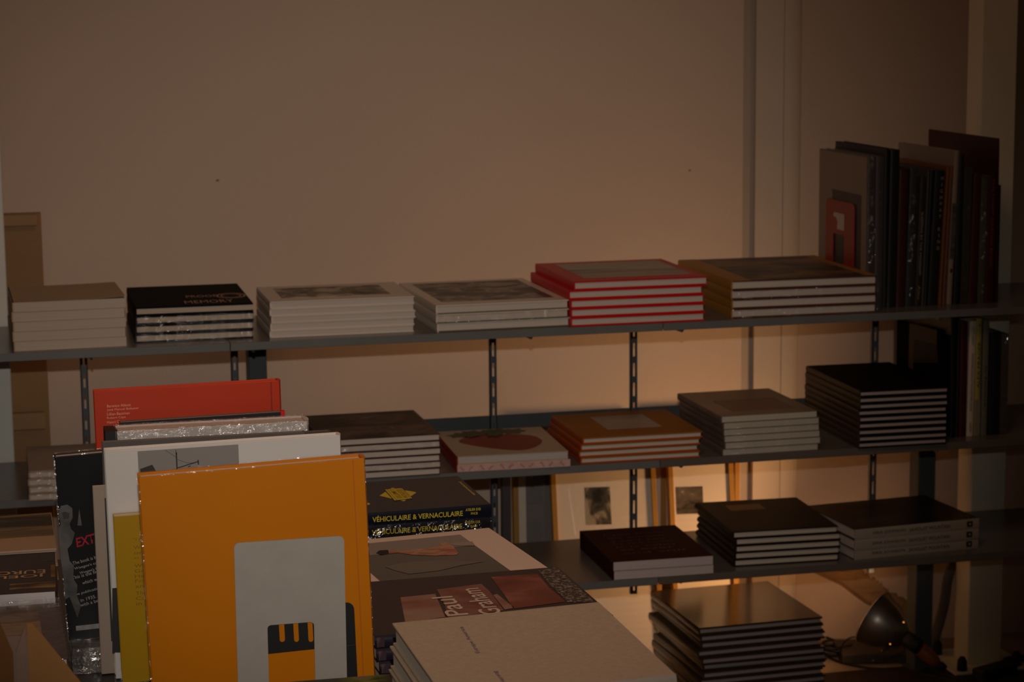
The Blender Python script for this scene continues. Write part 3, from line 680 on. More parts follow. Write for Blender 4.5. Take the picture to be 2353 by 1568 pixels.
# near edge of the plate at px ~1972, far edge ~1899: place the plate against the outer cover
near = Py(1972, 480, Y1+.05); 
def plate_on_x(X, px, py):
    d = ray(px, py); return CO + d*(X/d.x)
Xc = Py(Z(512, 1407)[0], Z(512, 1407)[1], Y1).x - .0035
pn = plate_on_x(Xc, 1972, 470); pf = plate_on_x(Xc, 1900, 455)
wpl = min(.16, max(.07, pf.y-pn.y)); hpl = pf.z-SH1
be = bookend(Matrix.Translation((Xc, pf.y, SH1+.0005)) @ R_left, wpl, hpl, (wpl*.27, wpl*.66, hpl*.66), M_REDM, 'red metal bookend at the left end of the upright books', foot=-.0 if False else .0008)
patch(be, [(wpl*a_, hpl*b_) for a_, b_ in ((.27, .83), (.29, .875), (.66, .875), (.66, .71), (.41, .71), (.42, .79), (.36, .83))], ((0, 0, .0017), (1, 0, 0), (0, 1, 0), (0, 0, 1)), mat('pale_cutout', (.55, .48, .42), .5), 'cutout_patch')  # pale patch standing for a cutout with the book cover showing through

# ---- middle shelf, right-hand upright books
def Z2(zx, zy): return (2040+zx/4.9, 720+zy/4.9)
Y2 = Pz(*Z2(885, 1388), SH2).y
G2 = 'upright books on the right of the middle shelf'
def sb2(b0, b1, yb, t0, yt, depth, cover, label, **k):
    return spine_book(SH2, Z2(b0, yb)[0], Z2(b1, yb)[0], Z2(b0, yb)[1], Z2(t0, yt)[0], Z2(t0, yt)[1], depth, cover, label, G2, yfix=Y2, **k)
sb2(700, 757, 1400, 712, 55, .30, mat('black_folio', (.008, .008, .008), .4), 'black upright folio at the left of the middle-shelf row')
e_folio = COL.objects[-1]
sb2(760, 800, 1392, 790, 70, .24, M_CHARCOAL, 'charcoal upright book left of the dark red pair')
sb2(802, 880, 1390, 825, 100, .24, mat('blood_cover', (.055, .006, .006), .5), 'thick dark red upright book left of the white spine')
sb2(885, 968, 1388, 925, 92, .24, mat('white_spine', (.62, .56, .46), .5), 'white-spined upright book with a small dark title', texts=[('FASCINATING TALES OF THE NORTHERN SHORE', .28, .78, .28, M_DARKINK, 'down'), ('CITY LIGHT', .05, .21, .3, M_DARKINK, 'down'), ('NORTH', .88, .96, .3, M_DARKINK, 'down')])
e, h, t = sb2(970, 1030, 1384, 1000, 62, .24, mat('yellow_grey_spine', (.40, .35, .09), .5), 'yellow-spined upright book with large black title lettering', texts=[('ALEX PRAGER', .195, .59, .55, M_DARKINK, 'up'), ('o', .045, .065, .5, M_DARKINK, 'up')])
bx('grey_spine_band', mat('grey_spine', (.24, .22, .17), .5), e, -.0027, -.0019, .001, h*.31, .0003, t-.0003)
sb2(1046, 1112, 1376, 1080, 80, .24, mat('sage_spine', (.15, .15, .12), .5), 'sage grey upright book right of the yellow spine', texts=[('la femme', .40, .75, .3, dk, 'down')])
sb2(1124, 1250, 1362, 1158, 215, .24, mat('black_block', (.010, .010, .013), .5), 'short thick black upright book on the middle shelf')
sb2(1254, 1340, 1352, 1276, 240, .22, mat('olive_dark', (.045, .042, .03), .35), 'dark olive upright book in crinkled wrap at the row end', wrap=film_mat('shiny_film', .3, .08, 1.0, 22))
# black folio's outer cover with a pale printed window and a dark shape in it
Xf = Py(Z2(700, 1400)[0], Z2(700, 1400)[1], Y2).x - .005
def onX(X, zx, zy): return plate_on_x(X, *Z2(zx, zy))
fr0 = onX(Xf, 150, 75); fr1 = onX(Xf, 712, 85)
e = empty('portfolio', Matrix.Translation((Xf, 0, 0)), 'black portfolio with a pale cover window standing at the back of the black stack', 'portfolio')
bx('cover', mat('black_case', (.004, .004, .004), .7, spec=.02), e, -.010, -.0005, fr1.y+.012, min(fr0.y, YB+.2), SH2+.0005, fr0.z, bev=.001)
a = onX(Xf-.01, 248, 110); b_ = onX(Xf-.01, 555, 190); c = onX(Xf-.01, 300, 290)
def quadX(par, X, pts, m, name, th=.0008):
    bm = bmesh.new(); P = [onX(X, *p) for p in pts]
    A_ = [bm.verts.new((X-Xf, p.y, p.z)) for p in P]; B_ = [bm.verts.new((X-Xf-th, p.y, p.z)) for p in P]
    n_ = len(P); bm.faces.new(A_); bm.faces.new(B_)
    for i in range(n_): bm.faces.new((A_[i], A_[(i+1) % n_], B_[(i+1) % n_], B_[i]))
    new_obj(name, bm, m, par)
quadX(e, Xf-.0102, [(248, 110), (555, 190), (550, 360), (300, 300), (285, 640), (236, 610)], mat('kraft_print', (.085, .055, .035), .6), 'cover_window')
quadX(e, Xf-.0112, [(300, 295), (555, 362), (570, 560), (290, 560)], mat('oxide_print', (.010, .004, .003), .6), 'printed_shape')

# ------------------------------------------------------------------ display table
tb = empty('display_table', Matrix.Translation((0, 0, FL0)), 'low dark display table carrying the foreground books', 'table')
M_TABLE = mat('dark_table_top', (.035, .028, .022), .35, mottle=.2)
TT = TZ-FL0
bx('table_top', M_TABLE, tb, -.45, .66, 1.75, 3.18, TT-.03, TT, bev=.002)
for (a, b_) in ((-.42, 1.8), (.55, 1.8), (-.42, 3.1), (.55, 3.1)): bx('leg', M_TABLE, tb, a, a+.04, b_, b_+.04, 0, TT-.03)
for (a, b_) in ((1.82, 1.84), (3.10, 3.12)): bx('apron', M_TABLE, tb, -.38, .55, a, b_, TT-.10, TT-.03)

# ------------------------------------------------------------------ lying stacks on the table
M_NAVY = mat('ink_navy_cover', (.035, .030, .032), .42); M_NAVYS = mat('ink_navy_spine', (.006, .008, .016), .3)
M_YINK = mat('yellow_ink', (.62, .48, .03), .5)
def flat_stack(z_top, FL, FR, BR, BL, n, tt, label, group, W_=None, D_=None, hidden='', ANG=None, tilt=0, jit=.002, offs=None, **kw):
    """known top plane; corners given in pixels, None where the photograph hides them"""
    P = {k: (Pz(*v, z_top) if v else None) for k, v in dict(FL=FL, FR=FR, BR=BR, BL=BL).items()}
    if P['FL'] and P['FR']: v = P['FR']-P['FL']; ang = math.atan2(v.y, v.x)
    elif P['FL'] and P['BR'] and P['BL']:
        v = P['BR']-P['BL']; ang = math.atan2(v.y, v.x); g = P['BR']-P['FL']
        W_ = g.dot(Vector((math.cos(ang), math.sin(ang), 0))); D_ = g.dot(Vector((-math.sin(ang), math.cos(ang), 0)))
    elif P['BL'] and P['BR']: v = P['BR']-P['BL']; ang = math.atan2(v.y, v.x)
    else: v = P['BR']-P['FR']; ang = math.atan2(v.y, v.x)-PI/2
    if ANG is not None:
        ang = ANG; v = P['BR']-(P['BL'] or P['BR']); g = (P['BR']-P['FL']) if P['FL'] else None
        if g: W_ = g.dot(Vector((math.cos(ang), math.sin(ang), 0))); D_ = g.dot(Vector((-math.sin(ang), math.cos(ang), 0)))
    ux = Vector((math.cos(ang), math.sin(ang), 0)); uy = Vector((-math.sin(ang), math.cos(ang), 0))
    w = W_ or v.length; right = P['FR'] or P['BR']
    if D_: d = D_
    else: d = ((P['BR']-P['FR']).dot(uy) if P['FR'] else (P['BL']-P['FL']).dot(uy))
    org = (P['BR']-ux*w-uy*d) if ANG is not None else P['FL'] if P['FL'] else (P['FR']-ux*w if P['FR'] else (P['BL']-uy*d if P['BL'] else P['BR']-ux*w-uy*d))
    books = []; pr = None; rnd = random.Random(int(z_top*1e4))
    for i in range(n):
        jx, jy, ja = (0, 0, 0) if i == 0 else (rnd.uniform(-jit, jit), rnd.uniform(-jit, jit), rnd.uniform(-.003, .003))
        if offs and i < len(offs): jx += offs[i][0]; jy += offs[i][1]
        M = Matrix.Translation((org.x+jx, org.y+jy, z_top-tt*(i+1)+.00005)) @ Matrix.Rotation(ang+ja, 4, 'Z')
        if tilt:      # the pile sags towards its left side, less and less further down
            dl = tilt*(1-i/n); M = Matrix.Translation((0, 0, -w*math.sin(dl))) @ M @ Matrix.Rotation(-dl, 4, 'Y') @ Matrix.Diagonal((1, 1, .95, 1))
        lab = '%s, %s' % (label, ORD[i]) if n > 1 else label
        if i == 0: pr = make_book(M, w, d, tt, label=lab, group=group, **kw); books.append(pr)
        else:
            e = copy_tree(pr); e.matrix_world = M; e['label'] = lab; books.append(e)
    return books, w, d
# two navy books with yellow lettering on their spines (more of the same under them)
tt = (.703-TZ)/5
b, w, d = flat_stack(.703, None, (1128, 1159), (1053, 1094), None, 5, tt, 'navy book with yellow spine lettering behind the white photobook', 'navy books with yellow lettering on the table', W_=.22, cover=M_NAVY, spine='front', spinem=M_NAVYS, ct=.002, over=.002, bulge=.0012, offs=[(0, 0), (-.0005, .0015)], jit=.001)
for e in b[:2]:
    letter(e, 'V\u00c9HICULAIRE & VERNACULAIRE', (w*.215, -.0016, tt*.26), 'front', w*.595, tt*.50, M_YINK, bold=.012)
    letter(e, 'ATELIER EXB', (w*.87-.009, -.0016, tt*.60), 'front', w*.10, tt*.20, M_YINK, bold=.01); letter(e, 'FHCB', (w*.905-.009, -.0016, tt*.30), 'front', w*.045, tt*.18, M_YINK, bold=.01)
add_wrap(b[1], w, d, tt, FILM2)
def star(e, cx, cy, s, t_):
    bas = ((cx, cy, t_), (1, 0, 0), (0, 1, 0), (0, 0, 1))
    patch(e, [(-s*1.25, 0), (0, -s*.75), (s*1.25, 0), (0, s*.75)], bas, M_YINK, 'printed_emblem', .0002)
    patch(e, [(-s*.62, -s*.95), (s*.62, -s*.95), (s*.62, s*.95), (-s*.62, s*.95)], bas, M_NAVY, 'emblem_border', .0004)
    patch(e, [(-s*.55, -s*.90), (s*.55, -s*.90), (s*.55, s*.90), (-s*.55, s*.90)], bas, M_YINK, 'emblem_plate', .0006)
    letter(e, 'EDITIONS', (cx-s*.40, cy+s*.72, t_+.0007), 'top270', s*1.4, s*.30, M_NAVY); letter(e, 'LIBRAIRE', (cx+s*.05, cy+s*.72, t_+.0007), 'top270', s*1.4, s*.30, M_NAVY)
    patch(e, [(s*.42, -s*.9), (s*.46, -s*.9), (s*.46, s*.9), (s*.42, s*.9)], bas, M_NAVY, 'emblem_line', .0008)
inv = b[0].matrix_world.inverted()
def locv(px, py): p = inv @ Pz(px, py, .703); return (p.x, p.y)
bas = ((0, 0, tt), (1, 0, 0), (0, 1, 0), (0, 0, 1))
M_YDK = mat('yellow_ink_deep', (.36, .22, .01), .5)
for pts in ([(872, 1140), (886, 1131), (901, 1147)], [(930, 1127.5), (952, 1131), (957, 1133), (943, 1142)], [(896, 1126), (898, 1123), (903, 1121.5), (909, 1124), (907, 1127)], [(918, 1150), (928, 1153.2), (934, 1149)]):
    patch(b[0], [locv(*p) for p in pts], bas, M_YINK, 'printed_emblem', .0002)
patch(b[0], [locv(*p) for p in ((883, 1125.5), (924, 1122.5), (949, 1147), (906, 1152.5))], bas, M_NAVY, 'emblem_border', .0004)
patch(b[0], [locv(*p) for p in ((884.5, 1126.3), (923.2, 1123.3), (947, 1146.5), (907, 1151.6))], bas, M_YINK, 'emblem_plate', .0006)
for pa, pb in (((888, 1126.3), (911, 1151.2)), ((919.5, 1123.7), (943, 1146.9))):
    x0, y0 = locv(*pa); x1, y1 = locv(*pb)
    patch(b[0], [(x0, y0), (x0+.0012, y0), (x1+.0012, y1), (x1, y1)], bas, M_YDK, 'emblem_line', .0008)
for s_, pa, pb in (('LIMITEE', (895, 1128), (912, 1148)), ('EDITION', (909, 1127), (927, 1146))):
    x0, y0 = locv(*pa); x1, y1 = locv(*pb); letter(b[0], s_, (x0, y0, tt+.0008), 'top270', y0-y1, .0075, M_YDK, bold=.01)
x0, y0 = locv(1055, 1108); x1, y1 = locv(1084, 1139); letter(b[0], 'photographies automobiles', (x0-.002, y0, tt), 'top270', y0-y1, .0052, M_YINK, bold=.02)
x0, y0 = locv(853.5, 1161.5); x1, y1 = locv(840, 1141); letter(b[0], 'UIIO', (x0, y0, tt), 'top90', (y1-y0)*1.1, .030, M_YINK, bold=.0)

# white photobook
M_PBW = mat('photobook_white', (.74, .58, .48), .22, spec=.6)
b, w, d = flat_stack(.688, None, (1264, 1308), (1168, 1209), (843, 1240), 3, .025, 'white photobook with a dark landscape photograph', 'white photobooks on the table', W_=.28, cover=M_PBW, ct=.0022, over=.002, bulge=.001)
b0 = b[0]; inv = b0.matrix_world.inverted()
def loc(px, py, z=.688): p = inv @ Pz(px, py, z); return (p.x, p.y)
tp = .025; bas = ((0, 0, tp), (1, 0, 0), (0, 1, 0), (0, 0, 1))
c = [loc(846, 1282), loc(1085, 1228), loc(1149, 1319), loc(882, 1344)]
xR = (c[1][0]+c[2][0])/2; yT = loc(1067, 1229)[1]; yB = loc(1149, 1319)[1]; xL = loc(882, 1344)[0]; yM = loc(1100, 1249)[1]
M_PSKY = mat('print_grey_sky', (.20, .165, .14), .07, spec=.5); M_PSEA = ramp_mat('print_dark_sea', [(.4, (.040, .036, .030)), (.6, (.060, .052, .042)), (.8, (.10, .085, .07))], (3, 12, 5), rough=.07, seed=2, spec=.5)
patch(b0, [(xL, yB), (xR, yB), (xR, yT), (xL, yT)], bas, M_PSEA, 'cover_photo', .0004)
patch(b0, [(xL, yM-.01), (xR, yM-.01), (xR, yT), (xL, yT)], bas, M_PSKY, 'printed_sky', .0006)
M_SKIN = ramp_mat('print_reclining_form', [(.35, (.28, .12, .05)), (.5, (.42, .22, .12)), (.65, (.30, .07, .03))], (30, 50, 20), rough=.25)
fig = [loc(*p) for p in ((865, 1273), (880, 1268), (925, 1266), (985, 1262), (1015, 1256), (1010, 1250), (1025, 1248), (1040, 1255), (1054, 1273), (1048, 1277), (1000, 1279), (950, 1277), (915, 1272), (880, 1276))]
patch(b0, fig, bas, M_SKIN, 'printed_figure', .0008)
patch(b0, [loc(*p) for p in ((864, 1273), (872, 1267), (892, 1266), (894, 1274), (875, 1277))], bas, M_DARKINK, 'printed_hair', .0010)
patch(b0, [loc(*p) for p in ((884, 1304), (940, 1293), (1010, 1290), (1115, 1292), (1060, 1301), (1010, 1313), (940, 1321), (905, 1312))], bas, mat('print_grey_boat', (.115, .10, .08), .25), 'printed_dune', .0008)
patch(b0, [loc(*p) for p in ((1030, 1251), (1085, 1246), (1092, 1256), (1045, 1256))], bas, mat('print_pale_cloth', (.27, .23, .2), .25), 'printed_cloth', .0009)

# brick-patterned photobook stack
M_BRK = mat('near_black_cover', (.030, .018, .016), .35)
n_ = 6; tt = (.70-TZ)/n_
b, w, d = flat_stack(.70, (861, 1462), None, (1281, 1303), (846, 1348), n_, tt, 'dark photobook with brick-red cover blocks and pale lettering', 'dark photobooks with brick-red blocks on the table', ANG=.025, cover=M_BRK, ct=.0015, over=.001, bulge=.0025, spine='front', spinem=mat('plum_black_spine', (.018, .014, .022), .35, mottle=.3, mscale=40), offs=[(0, 0), (.002, -.002), (.004, -.002), (.004, -.003)])
b0 = b[0]; inv = b0.matrix_world.inverted(); bas = ((0, 0, tt), (1, 0, 0), (0, 1, 0), (0, 0, 1))
def loc2(px, py): p = inv @ Pz(px, py, .70); return (p.x, p.y)
BR1 = ramp_mat('brick_red_print', [(.35, (.13, .035, .022)), (.55, (.19, .055, .032)), (.75, (.27, .12, .08))], (12, 22, 12), seed=2)
BR2 = ramp_mat('brick_pink_print', [(.35, (.20, .075, .05)), (.5, (.27, .14, .10)), (.7, (.30, .19, .14))], (12, 22, 12), seed=5)
GRV = ramp_mat('gravel_print', [(.42, (.035, .030, .025)), (.52, (.09, .07, .055)), (.66, (.28, .23, .2))], (210, 210, 210), seed=1, detail=2)
for pts, m in (([(1128, 1327), (1235, 1320), (1262, 1352), (1300, 1384), (1180, 1400), (1160, 1370)], BR1), ([(1004, 1356), (1106, 1343), (1125, 1360), (1158, 1404), (1030, 1421), (1022, 1390)], ramp_mat('brick_brown_print', [(.35, (.16, .05, .035)), (.6, (.22, .10, .075))], (12, 22, 12), seed=9)),
               ([(920, 1374), (1000, 1366), (1024, 1421), (1024, 1424), (932, 1436)], BR2), ([(1133, 1369), (1142, 1366), (1182, 1398), (1160, 1402)], BR2), ([(932, 1431), (1026, 1419), (1030, 1450), (936, 1460)], BR1),
               ([(1237, 1312), (1279, 1305), (1366, 1384), (1305, 1386), (1264, 1345)], GRV)):
    P = [loc2(*p) for p in pts]
    P = [(min(max(x, .001), w-.001), min(max(y, .001), d-.001)) for x, y in P]
    patch(b0, P, bas, m, 'printed_brick')
M_LET = mat('cream_ink', (.55, .46, .36), .5)
for body, st, en in (('Paul', (1078, 1414), (1044, 1371)), ('Graham', (1156, 1411), (1108, 1352))):
    a_ = loc2(*st); c_ = loc2(*en); letter(b0, body, (a_[0], a_[1], tt+.0006), 'top90', c_[1]-a_[1], .026, M_LET, bold=.01)
def tdir(a, b):
    v = (b-a); L = v.length; v.normalize(); return v, Vector((-v.y, v.x, 0)), L
M_PINKP = ramp_mat('pink_spine_print', [(.5, (.05, .03, .035)), (.58, (.22, .10, .11)), (.75, (.35, .28, .26))], (90, 10, 14), seed=4)
for e in b: bx('spine_print', M_PINKP, e, .002, .0105, -.0032, -.0018, .002, tt-.002)

# grey cloth book stack, nearest on the right
M_CLOTH = mat('grey_beige_cloth', (.40, .32, .23), .8, spec=.2, bump=.5, bscale=500, mottle=.12, mscale=180)
n_ = 7; tt = (.785-TZ)/n_
b, w, d = flat_stack(.785, None, (1545, 1548), (1377, 1381), (917, 1434), n_, tt, 'large grey-beige cloth book with violet title', 'grey-beige cloth books on the table', ANG=.004, tilt=.024, cover=M_CLOTH, spine='front', spinem=mat('pale_cloth_spine', (.33, .27, .22), .8, bump=.3, bscale=500), ct=.0028, over=.003, bulge=.0025, offs=[(0, 0), (-.004, 0), (-.006, 0), (-.007, 0), (-.006, 0)])
b0 = b[0]; inv = b0.matrix_world.inverted()
M_VIO = mat('violet_ink', (.075, .055, .115), .6)
def loc3(px, py): p = inv @ Pz(px, py, .785); return Vector((p.x, p.y, 0))
a_ = loc3(1106, 1490); c_ = loc3(1066, 1430); v, u, L = tdir(a_, c_); letter(b0, 'Europe America', (a_.x, a_.y, tt), (v, u, (0, 0, 1)), L, .0058, M_VIO, bold=.01)
a_ = loc3(1185, 1577); c_ = loc3(1143, 1531); v, u, L = tdir(a_, c_); letter(b0, 'Fred Herzog', (a_.x, a_.y, tt), (v, u, (0, 0, 1)), L, .0058, M_VIO, bold=.01)
letter(b0, 'Imp', (w*.88, -.0029, tt*.35), 'front', .018, tt*.35, M_VIO)

# stacks at the left edge, partly hidden
PL1 = ramp_mat('photo_shore', [(.38, (.03, .024, .015)), (.48, (.09, .065, .03)), (.56, (.22, .13, .04)), (.64, (.10, .08, .05)), (.8, (.32, .26, .2))], (3, 26, 6), seed=2, dist=1.2)
b, w, d = flat_stack(.73, None, (131, 1263), (118, 1178), None, 6, .02, 'landscape photobook lying behind the lettered dark book at the left', 'landscape photobooks at the left of the table', W_=.30, cover=mat('sand_cover', (.40, .27, .16), .4), ct=.002, over=.002, bulge=.001)
photo(b[0], w*.0+.002, w-.001, d*.36, d*.99, .02, PL1); bx('page_strip', mat('white_strip', (.6, .5, .42), .5), b[0], .001, w-.001, .0, .004, .0202, .0206)
M_EUR = mat('dark_coffee_cover', (.030, .018, .014), .35)
b, w, d = flat_stack(.727, None, (130, 1357), (127, 1268), None, 6, (.727-TZ)/6, 'dark coffee-brown book with upside-down cream lettering', 'dark lettered books at the left of the table', W_=.30, cover=M_EUR, ct=.0015, over=.002, bulge=.001, pages=pages_mat('pages_white3', (.75, .68, .66)))
M_CRM = mat('cream_letter_ink', (.55, .36, .18), .5); te = (.727-TZ)/6; inv = b[0].matrix_world.inverted()
def loc4(px, py): p = inv @ Pz(px, py, .727); return Vector((p.x, p.y, 0))
a_ = loc4(104, 1308); letter(b[0], 'EUROPA', (a_.x, loc4(104, 1309).y, te), 'top180', .088, loc4(100, 1308).y-loc4(100, 1316).y, M_CRM, bold=.01)
a_ = loc4(105, 1318); letter(b[0], 'JOEL ME', (a_.x, loc4(104, 1317.5).y, te), 'top180', .100, loc4(100, 1317).y-loc4(100, 1325).y, M_CRM, bold=.01)
PL2 = ramp_mat('photo_amber_town', [(.40, (.05, .03, .018)), (.5, (.12, .075, .03)), (.60, (.24, .15, .05)), (.8, (.3, .24, .16))], (14, 60, 8), seed=7)
q0 = loc4(22, 1356); q1 = loc4(129, 1337); photo(b[0], q0.x, w-.001, max(q0.y, .001), q1.y, te, PL2, 'printed_street')
q0 = loc4(117, 1326); q1 = loc4(129, 1299); photo(b[0], q0.x, w-.001, q0.y, q1.y, te, mat('amber_facade_print', (.24, .12, .03), .5, mottle=.3, mscale=60), 'printed_facade')
q0 = loc4(92, 1290); q1 = loc4(128, 1271); photo(b[0], q0.x, w-.001, q0.y, q1.y, te, mat('grey_sky_patch', (.05, .048, .042), .5), 'printed_sky')
PL3 = ramp_mat('photo_mauve_room', [(.38, (.07, .045, .03)), (.5, (.12, .08, .055)), (.62, (.20, .14, .10))], (14, 30, 6), seed=11)
b, w, d = flat_stack(.713, None, (157, 1512), (136, 1385), None, 4, .025, 'mauve-edged photobook in crinkled wrap near the cardboard box', 'mauve-edged photobooks at the left of the table', W_=.24, cover=mat('plum_cover', (.085, .062, .068), .4), ct=.002, over=.002, bulge=.001, wrap=None)
inv = b[0].matrix_world.inverted()
def loc5(px, py): p = inv @ Pz(px, py, .713); return Vector((p.x, p.y, 0))
q0 = loc5(100, 1500); photo(b[0], .002, q0.x, .002, d*.99, .025, PL3)
q1 = loc5(104, 1456); q2 = loc5(60, 1432); bx('printed_floor', mat('print_tan', (.24, .165, .11), .5, mottle=.25, mscale=40), b[0], .002, q1.x-.004, q1.y, q2.y, .0252, .0257)
add_wrap(b[0], w, d, .0302, film_mat('soft_film', .10, .12, .6, 30))

# ------------------------------------------------------------------ books standing face on, in a row on the table
def face_book(TL, TR, Y, t, cover, label, z0=TZ+.0012, h=None, name='hardback_book', spine='right', **kw):
    a = Py(*TL, Y); b_ = Py(*TR, Y)
    roll = math.atan2(b_.z-a.z, b_.x-a.x); w = math.hypot(b_.x-a.x, b_.z-a.z)
    hh = h or (a.z-z0)/math.cos(roll)
    # local x -> width, y -> up, z -> toward the room (-Y); origin is the back lower left corner
    R = Matrix(((1, 0, 0, 0), (0, 0, -1, 0), (0, 1, 0, 0), (0, 0, 0, 1)))
    up = Vector((-math.sin(roll), 0, math.cos(roll)))
    org = a - up*hh; org.y = Y+t
    M = Matrix.Translation(org) @ Matrix.Rotation(-roll, 4, 'Y') @ R
    e = make_book(M, w, hh, t, cover, label, 'book', 'books standing face-on on the table', name=name, spine=spine, **kw)
    e['_w'] = w; e['_h'] = hh; e['_t'] = t
    inv = M.inverted()
    def L(px, py):
        p = inv @ Py(px, py, Y); return (p.x, p.y)
    return e, w, hh, L
FB = lambda t: ((0, 0, t), (1, 0, 0), (0, 1, 0), (0, 0, 1))
M_ORG = mat('amber_orange_cover', (.54, .165, .001), .45, spec=.15, mottle=.06, mscale=9)
YO = 2.345
e, w, h, L = face_book((319, 1098), (836, 1053), YO, .026, M_ORG, 'big amber-orange book in clear wrap, front of the standing row', ct=.003, over=.003, bulge=.003)
# printed black form
t = .026
def rr(x0, y0, x1, y1, r, corners='1111', n=5):
    P = []
    for i, (cx, cy, a0) in enumerate(((x1-r, y1-r, 0), (x0+r, y1-r, PI/2), (x0+r, y0+r, PI), (x1-r, y0+r, 1.5*PI))):
        if corners[i] == '1': P += [(cx+r*math.cos(a0+PI/2*k/n), cy+r*math.sin(a0+PI/2*k/n)) for k in range(n+1)]
        else: P.append([(x1, y1), (x0, y1), (x0, y0), (x1, y0)][i])
    return P
x1, y1 = L(813, 1383); x0, yb = L(585, 1507); xi, _ = L(782, 1450); _, yl = L(813, 1585)
patch(e, rr(x0, yb, x1, y1, .009, '1100'), FB(t), M_BLACK, 'printed_black_form', .0004); patch(e, rr(xi, yl, x1, yb-.0001, .001, '0011'), FB(t), M_BLACK, 'printed_black_form', .0004)
for pa, pb in ((643, 655), (676, 687), (709, 720)):
    a0, ya = L(pa, 1476); a1, _ = L(pb, 1476); patch(e, rr(a0, ya, a1, ya+.032, .0028), FB(t), M_ORG, 'printed_bar', .0007)
# hinge groove of the case near the spine, its shade a darker strip
bx('hinge_groove_shade', mat('amber_shadow', (.45, .11, .003), .5), e, w-.013, w-.0118, .001, h-.001, t-.0002, t+.0003)
add_wrap(e, w, h, t+.0305, film_mat('orange_wrap', .035, .10, .25, 14)) if False else add_wrap(e, w, h, t, FILM)
# grey bookend holding the row
a = Py(537, 1249, YO-.004); b_ = Py(790, 1232, YO-.004); roll = math.atan2(b_.z-a.z, b_.x-a.x); wb = (b_-a).length; hb = a.z-TZ
R = Matrix(((1, 0, 0, 0), (0, 0, -1, 0), (0, 1, 0, 0), (0, 0, 0, 1)))
org = a - Vector((-math.sin(roll), 0, math.cos(roll)))*hb; org.z += .0005
Mb = Matrix.Translation(org) @ Matrix.Rotation(-roll, 4, 'Y') @ R
iv = Mb.inverted(); s0 = iv @ Py(614, 1437, YO-.004); s1 = iv @ Py(721, 1430, YO-.004)
bookend(Mb, wb, hb, (s0.x, s1.x, s0.y), mat('grey_enamel', (.36, .33, .29), .42, bump=.15, bscale=90, mottle=.10, mscale=30), 'scuffed pale grey metal bookend in front of the amber-orange book', foot=-.0009, rad=.006)
o = bpy.data.objects
# yellow book
M_YEL = mat('mustard_yellow_cover', (.42, .235, .002), .40)
YY = 2.555
e, w, h, L = face_book((261, 1188), (640, 1158), YY, .016, M_YEL, 'mustard-yellow book with small dark text left behind the amber one', ct=.001, over=.0008, bulge=.001)
M_BRINK = mat('brown_ink', (.20, .11, .01), .6)
for s, yy in (('"I just wanted', 1245), ('Winter seen', 1263), ('on Plates', 1275), ('as one photo', 1287), ('What was a', 1305), ('Grain of a', 1317), ('He defines', 1329), ('Francis old', 1340), ('and over', 1352), ('This book is', 1368), ('Callas lived', 1380), ('in Paris at', 1392)):
    x, y = L(306+(yy-1245)*.05, yy); letter(e, s, (x, y, .016), 'top', .042, .0042, M_BRINK)
add_wrap(e, w, h, .016, film_mat('soft_film2', .06, .10, .5, 26))
# thin beige board book
YG = 2.598
e, w, h, L = face_book((213, 1120), (330, 1112), YG, .010, mat('beige_board', (.36, .28, .22), .6), 'narrow beige-covered book with a dark green strip, standing at the left', ct=.002, over=.002, bulge=.0, spine='right')
x0, y0 = L(240, 1145); x1, y1 = L(245, 1475)
bx('green_strip', mat('deep_green_print', (.035, .045, .03), .5), e, x0, x0+.03, y1, y0, .010, .0106)
# white book with street photo
YWH = 2.575
ZW = Py(190, 1470, 2.645).z+.001
e, w, h, L = face_book((240, 1037), (781, 1000), YWH, .020, mat('white_gloss_cover', (.66, .62, .58), .38), 'white-covered book with a grey photograph of a street mast', ct=.0028, over=.003, bulge=.002)
M_SKYP = mat('grey_sky_print', (.26, .24, .22), .4); tw = .020
c0 = L(320, 1120); c1 = L(547, 1012)
patch(e, [(c0[0], h*.45), (c1[0], h*.45), (c1[0], h-.003), (c0[0], h-.003)], FB(tw), M_SKYP, 'cover_photo')
M_MAST = mat('dark_mast_ink', (.035, .03, .028), .5)
def line(e, pts, wd, m, L, t_, eps=.0007, name='printed_mast'):
    P = [Vector((*L(*p), 0)) for p in pts]
    bm = bmesh.new()
    for a_, b_ in zip(P, P[1:]):
        v = (b_-a_).normalized(); n = Vector((-v.y, v.x, 0))*wd/2
        bm.faces.new([bm.verts.new(q + Vector((0, 0, t_+eps))) for q in (a_-n, b_-n, b_+n, a_+n)])
    return new_obj(name, bm, m, e)
line(e, [(405, 1040), (407, 1085)], .0016, M_MAST, L, tw); line(e, [(404, 1034), (405, 1045)], .0007, M_MAST, L, tw)
line(e, [(407, 1076), (455, 1061)], .0012, M_MAST, L, tw); line(e, [(455, 1057), (456, 1068)], .0014, M_MAST, L, tw)
line(e, [(407, 1056), (430, 1064), (446, 1064)], .0004, M_MAST, L, tw); line(e, [(380, 1035), (405, 1051)], .0004, M_MAST, L, tw); line(e, [(432, 1073), (438, 1071)], .001, M_MAST, L, tw)
patch(e, [L(*p) for p in ((323, 1100), (322, 1078), (350, 1068), (358, 1082), (356, 1100))], FB(tw), M_MAST, 'printed_roof', .0007)
patch(e, [L(*p) for p in ((258, 1352), (330, 1346), (330, 1500), (258, 1500))], FB(tw), M_MAST, 'printed_black_block', .0007)
add_wrap(e, w, h, tw, film_mat('soft_film3', .035, .14, .5, 16))
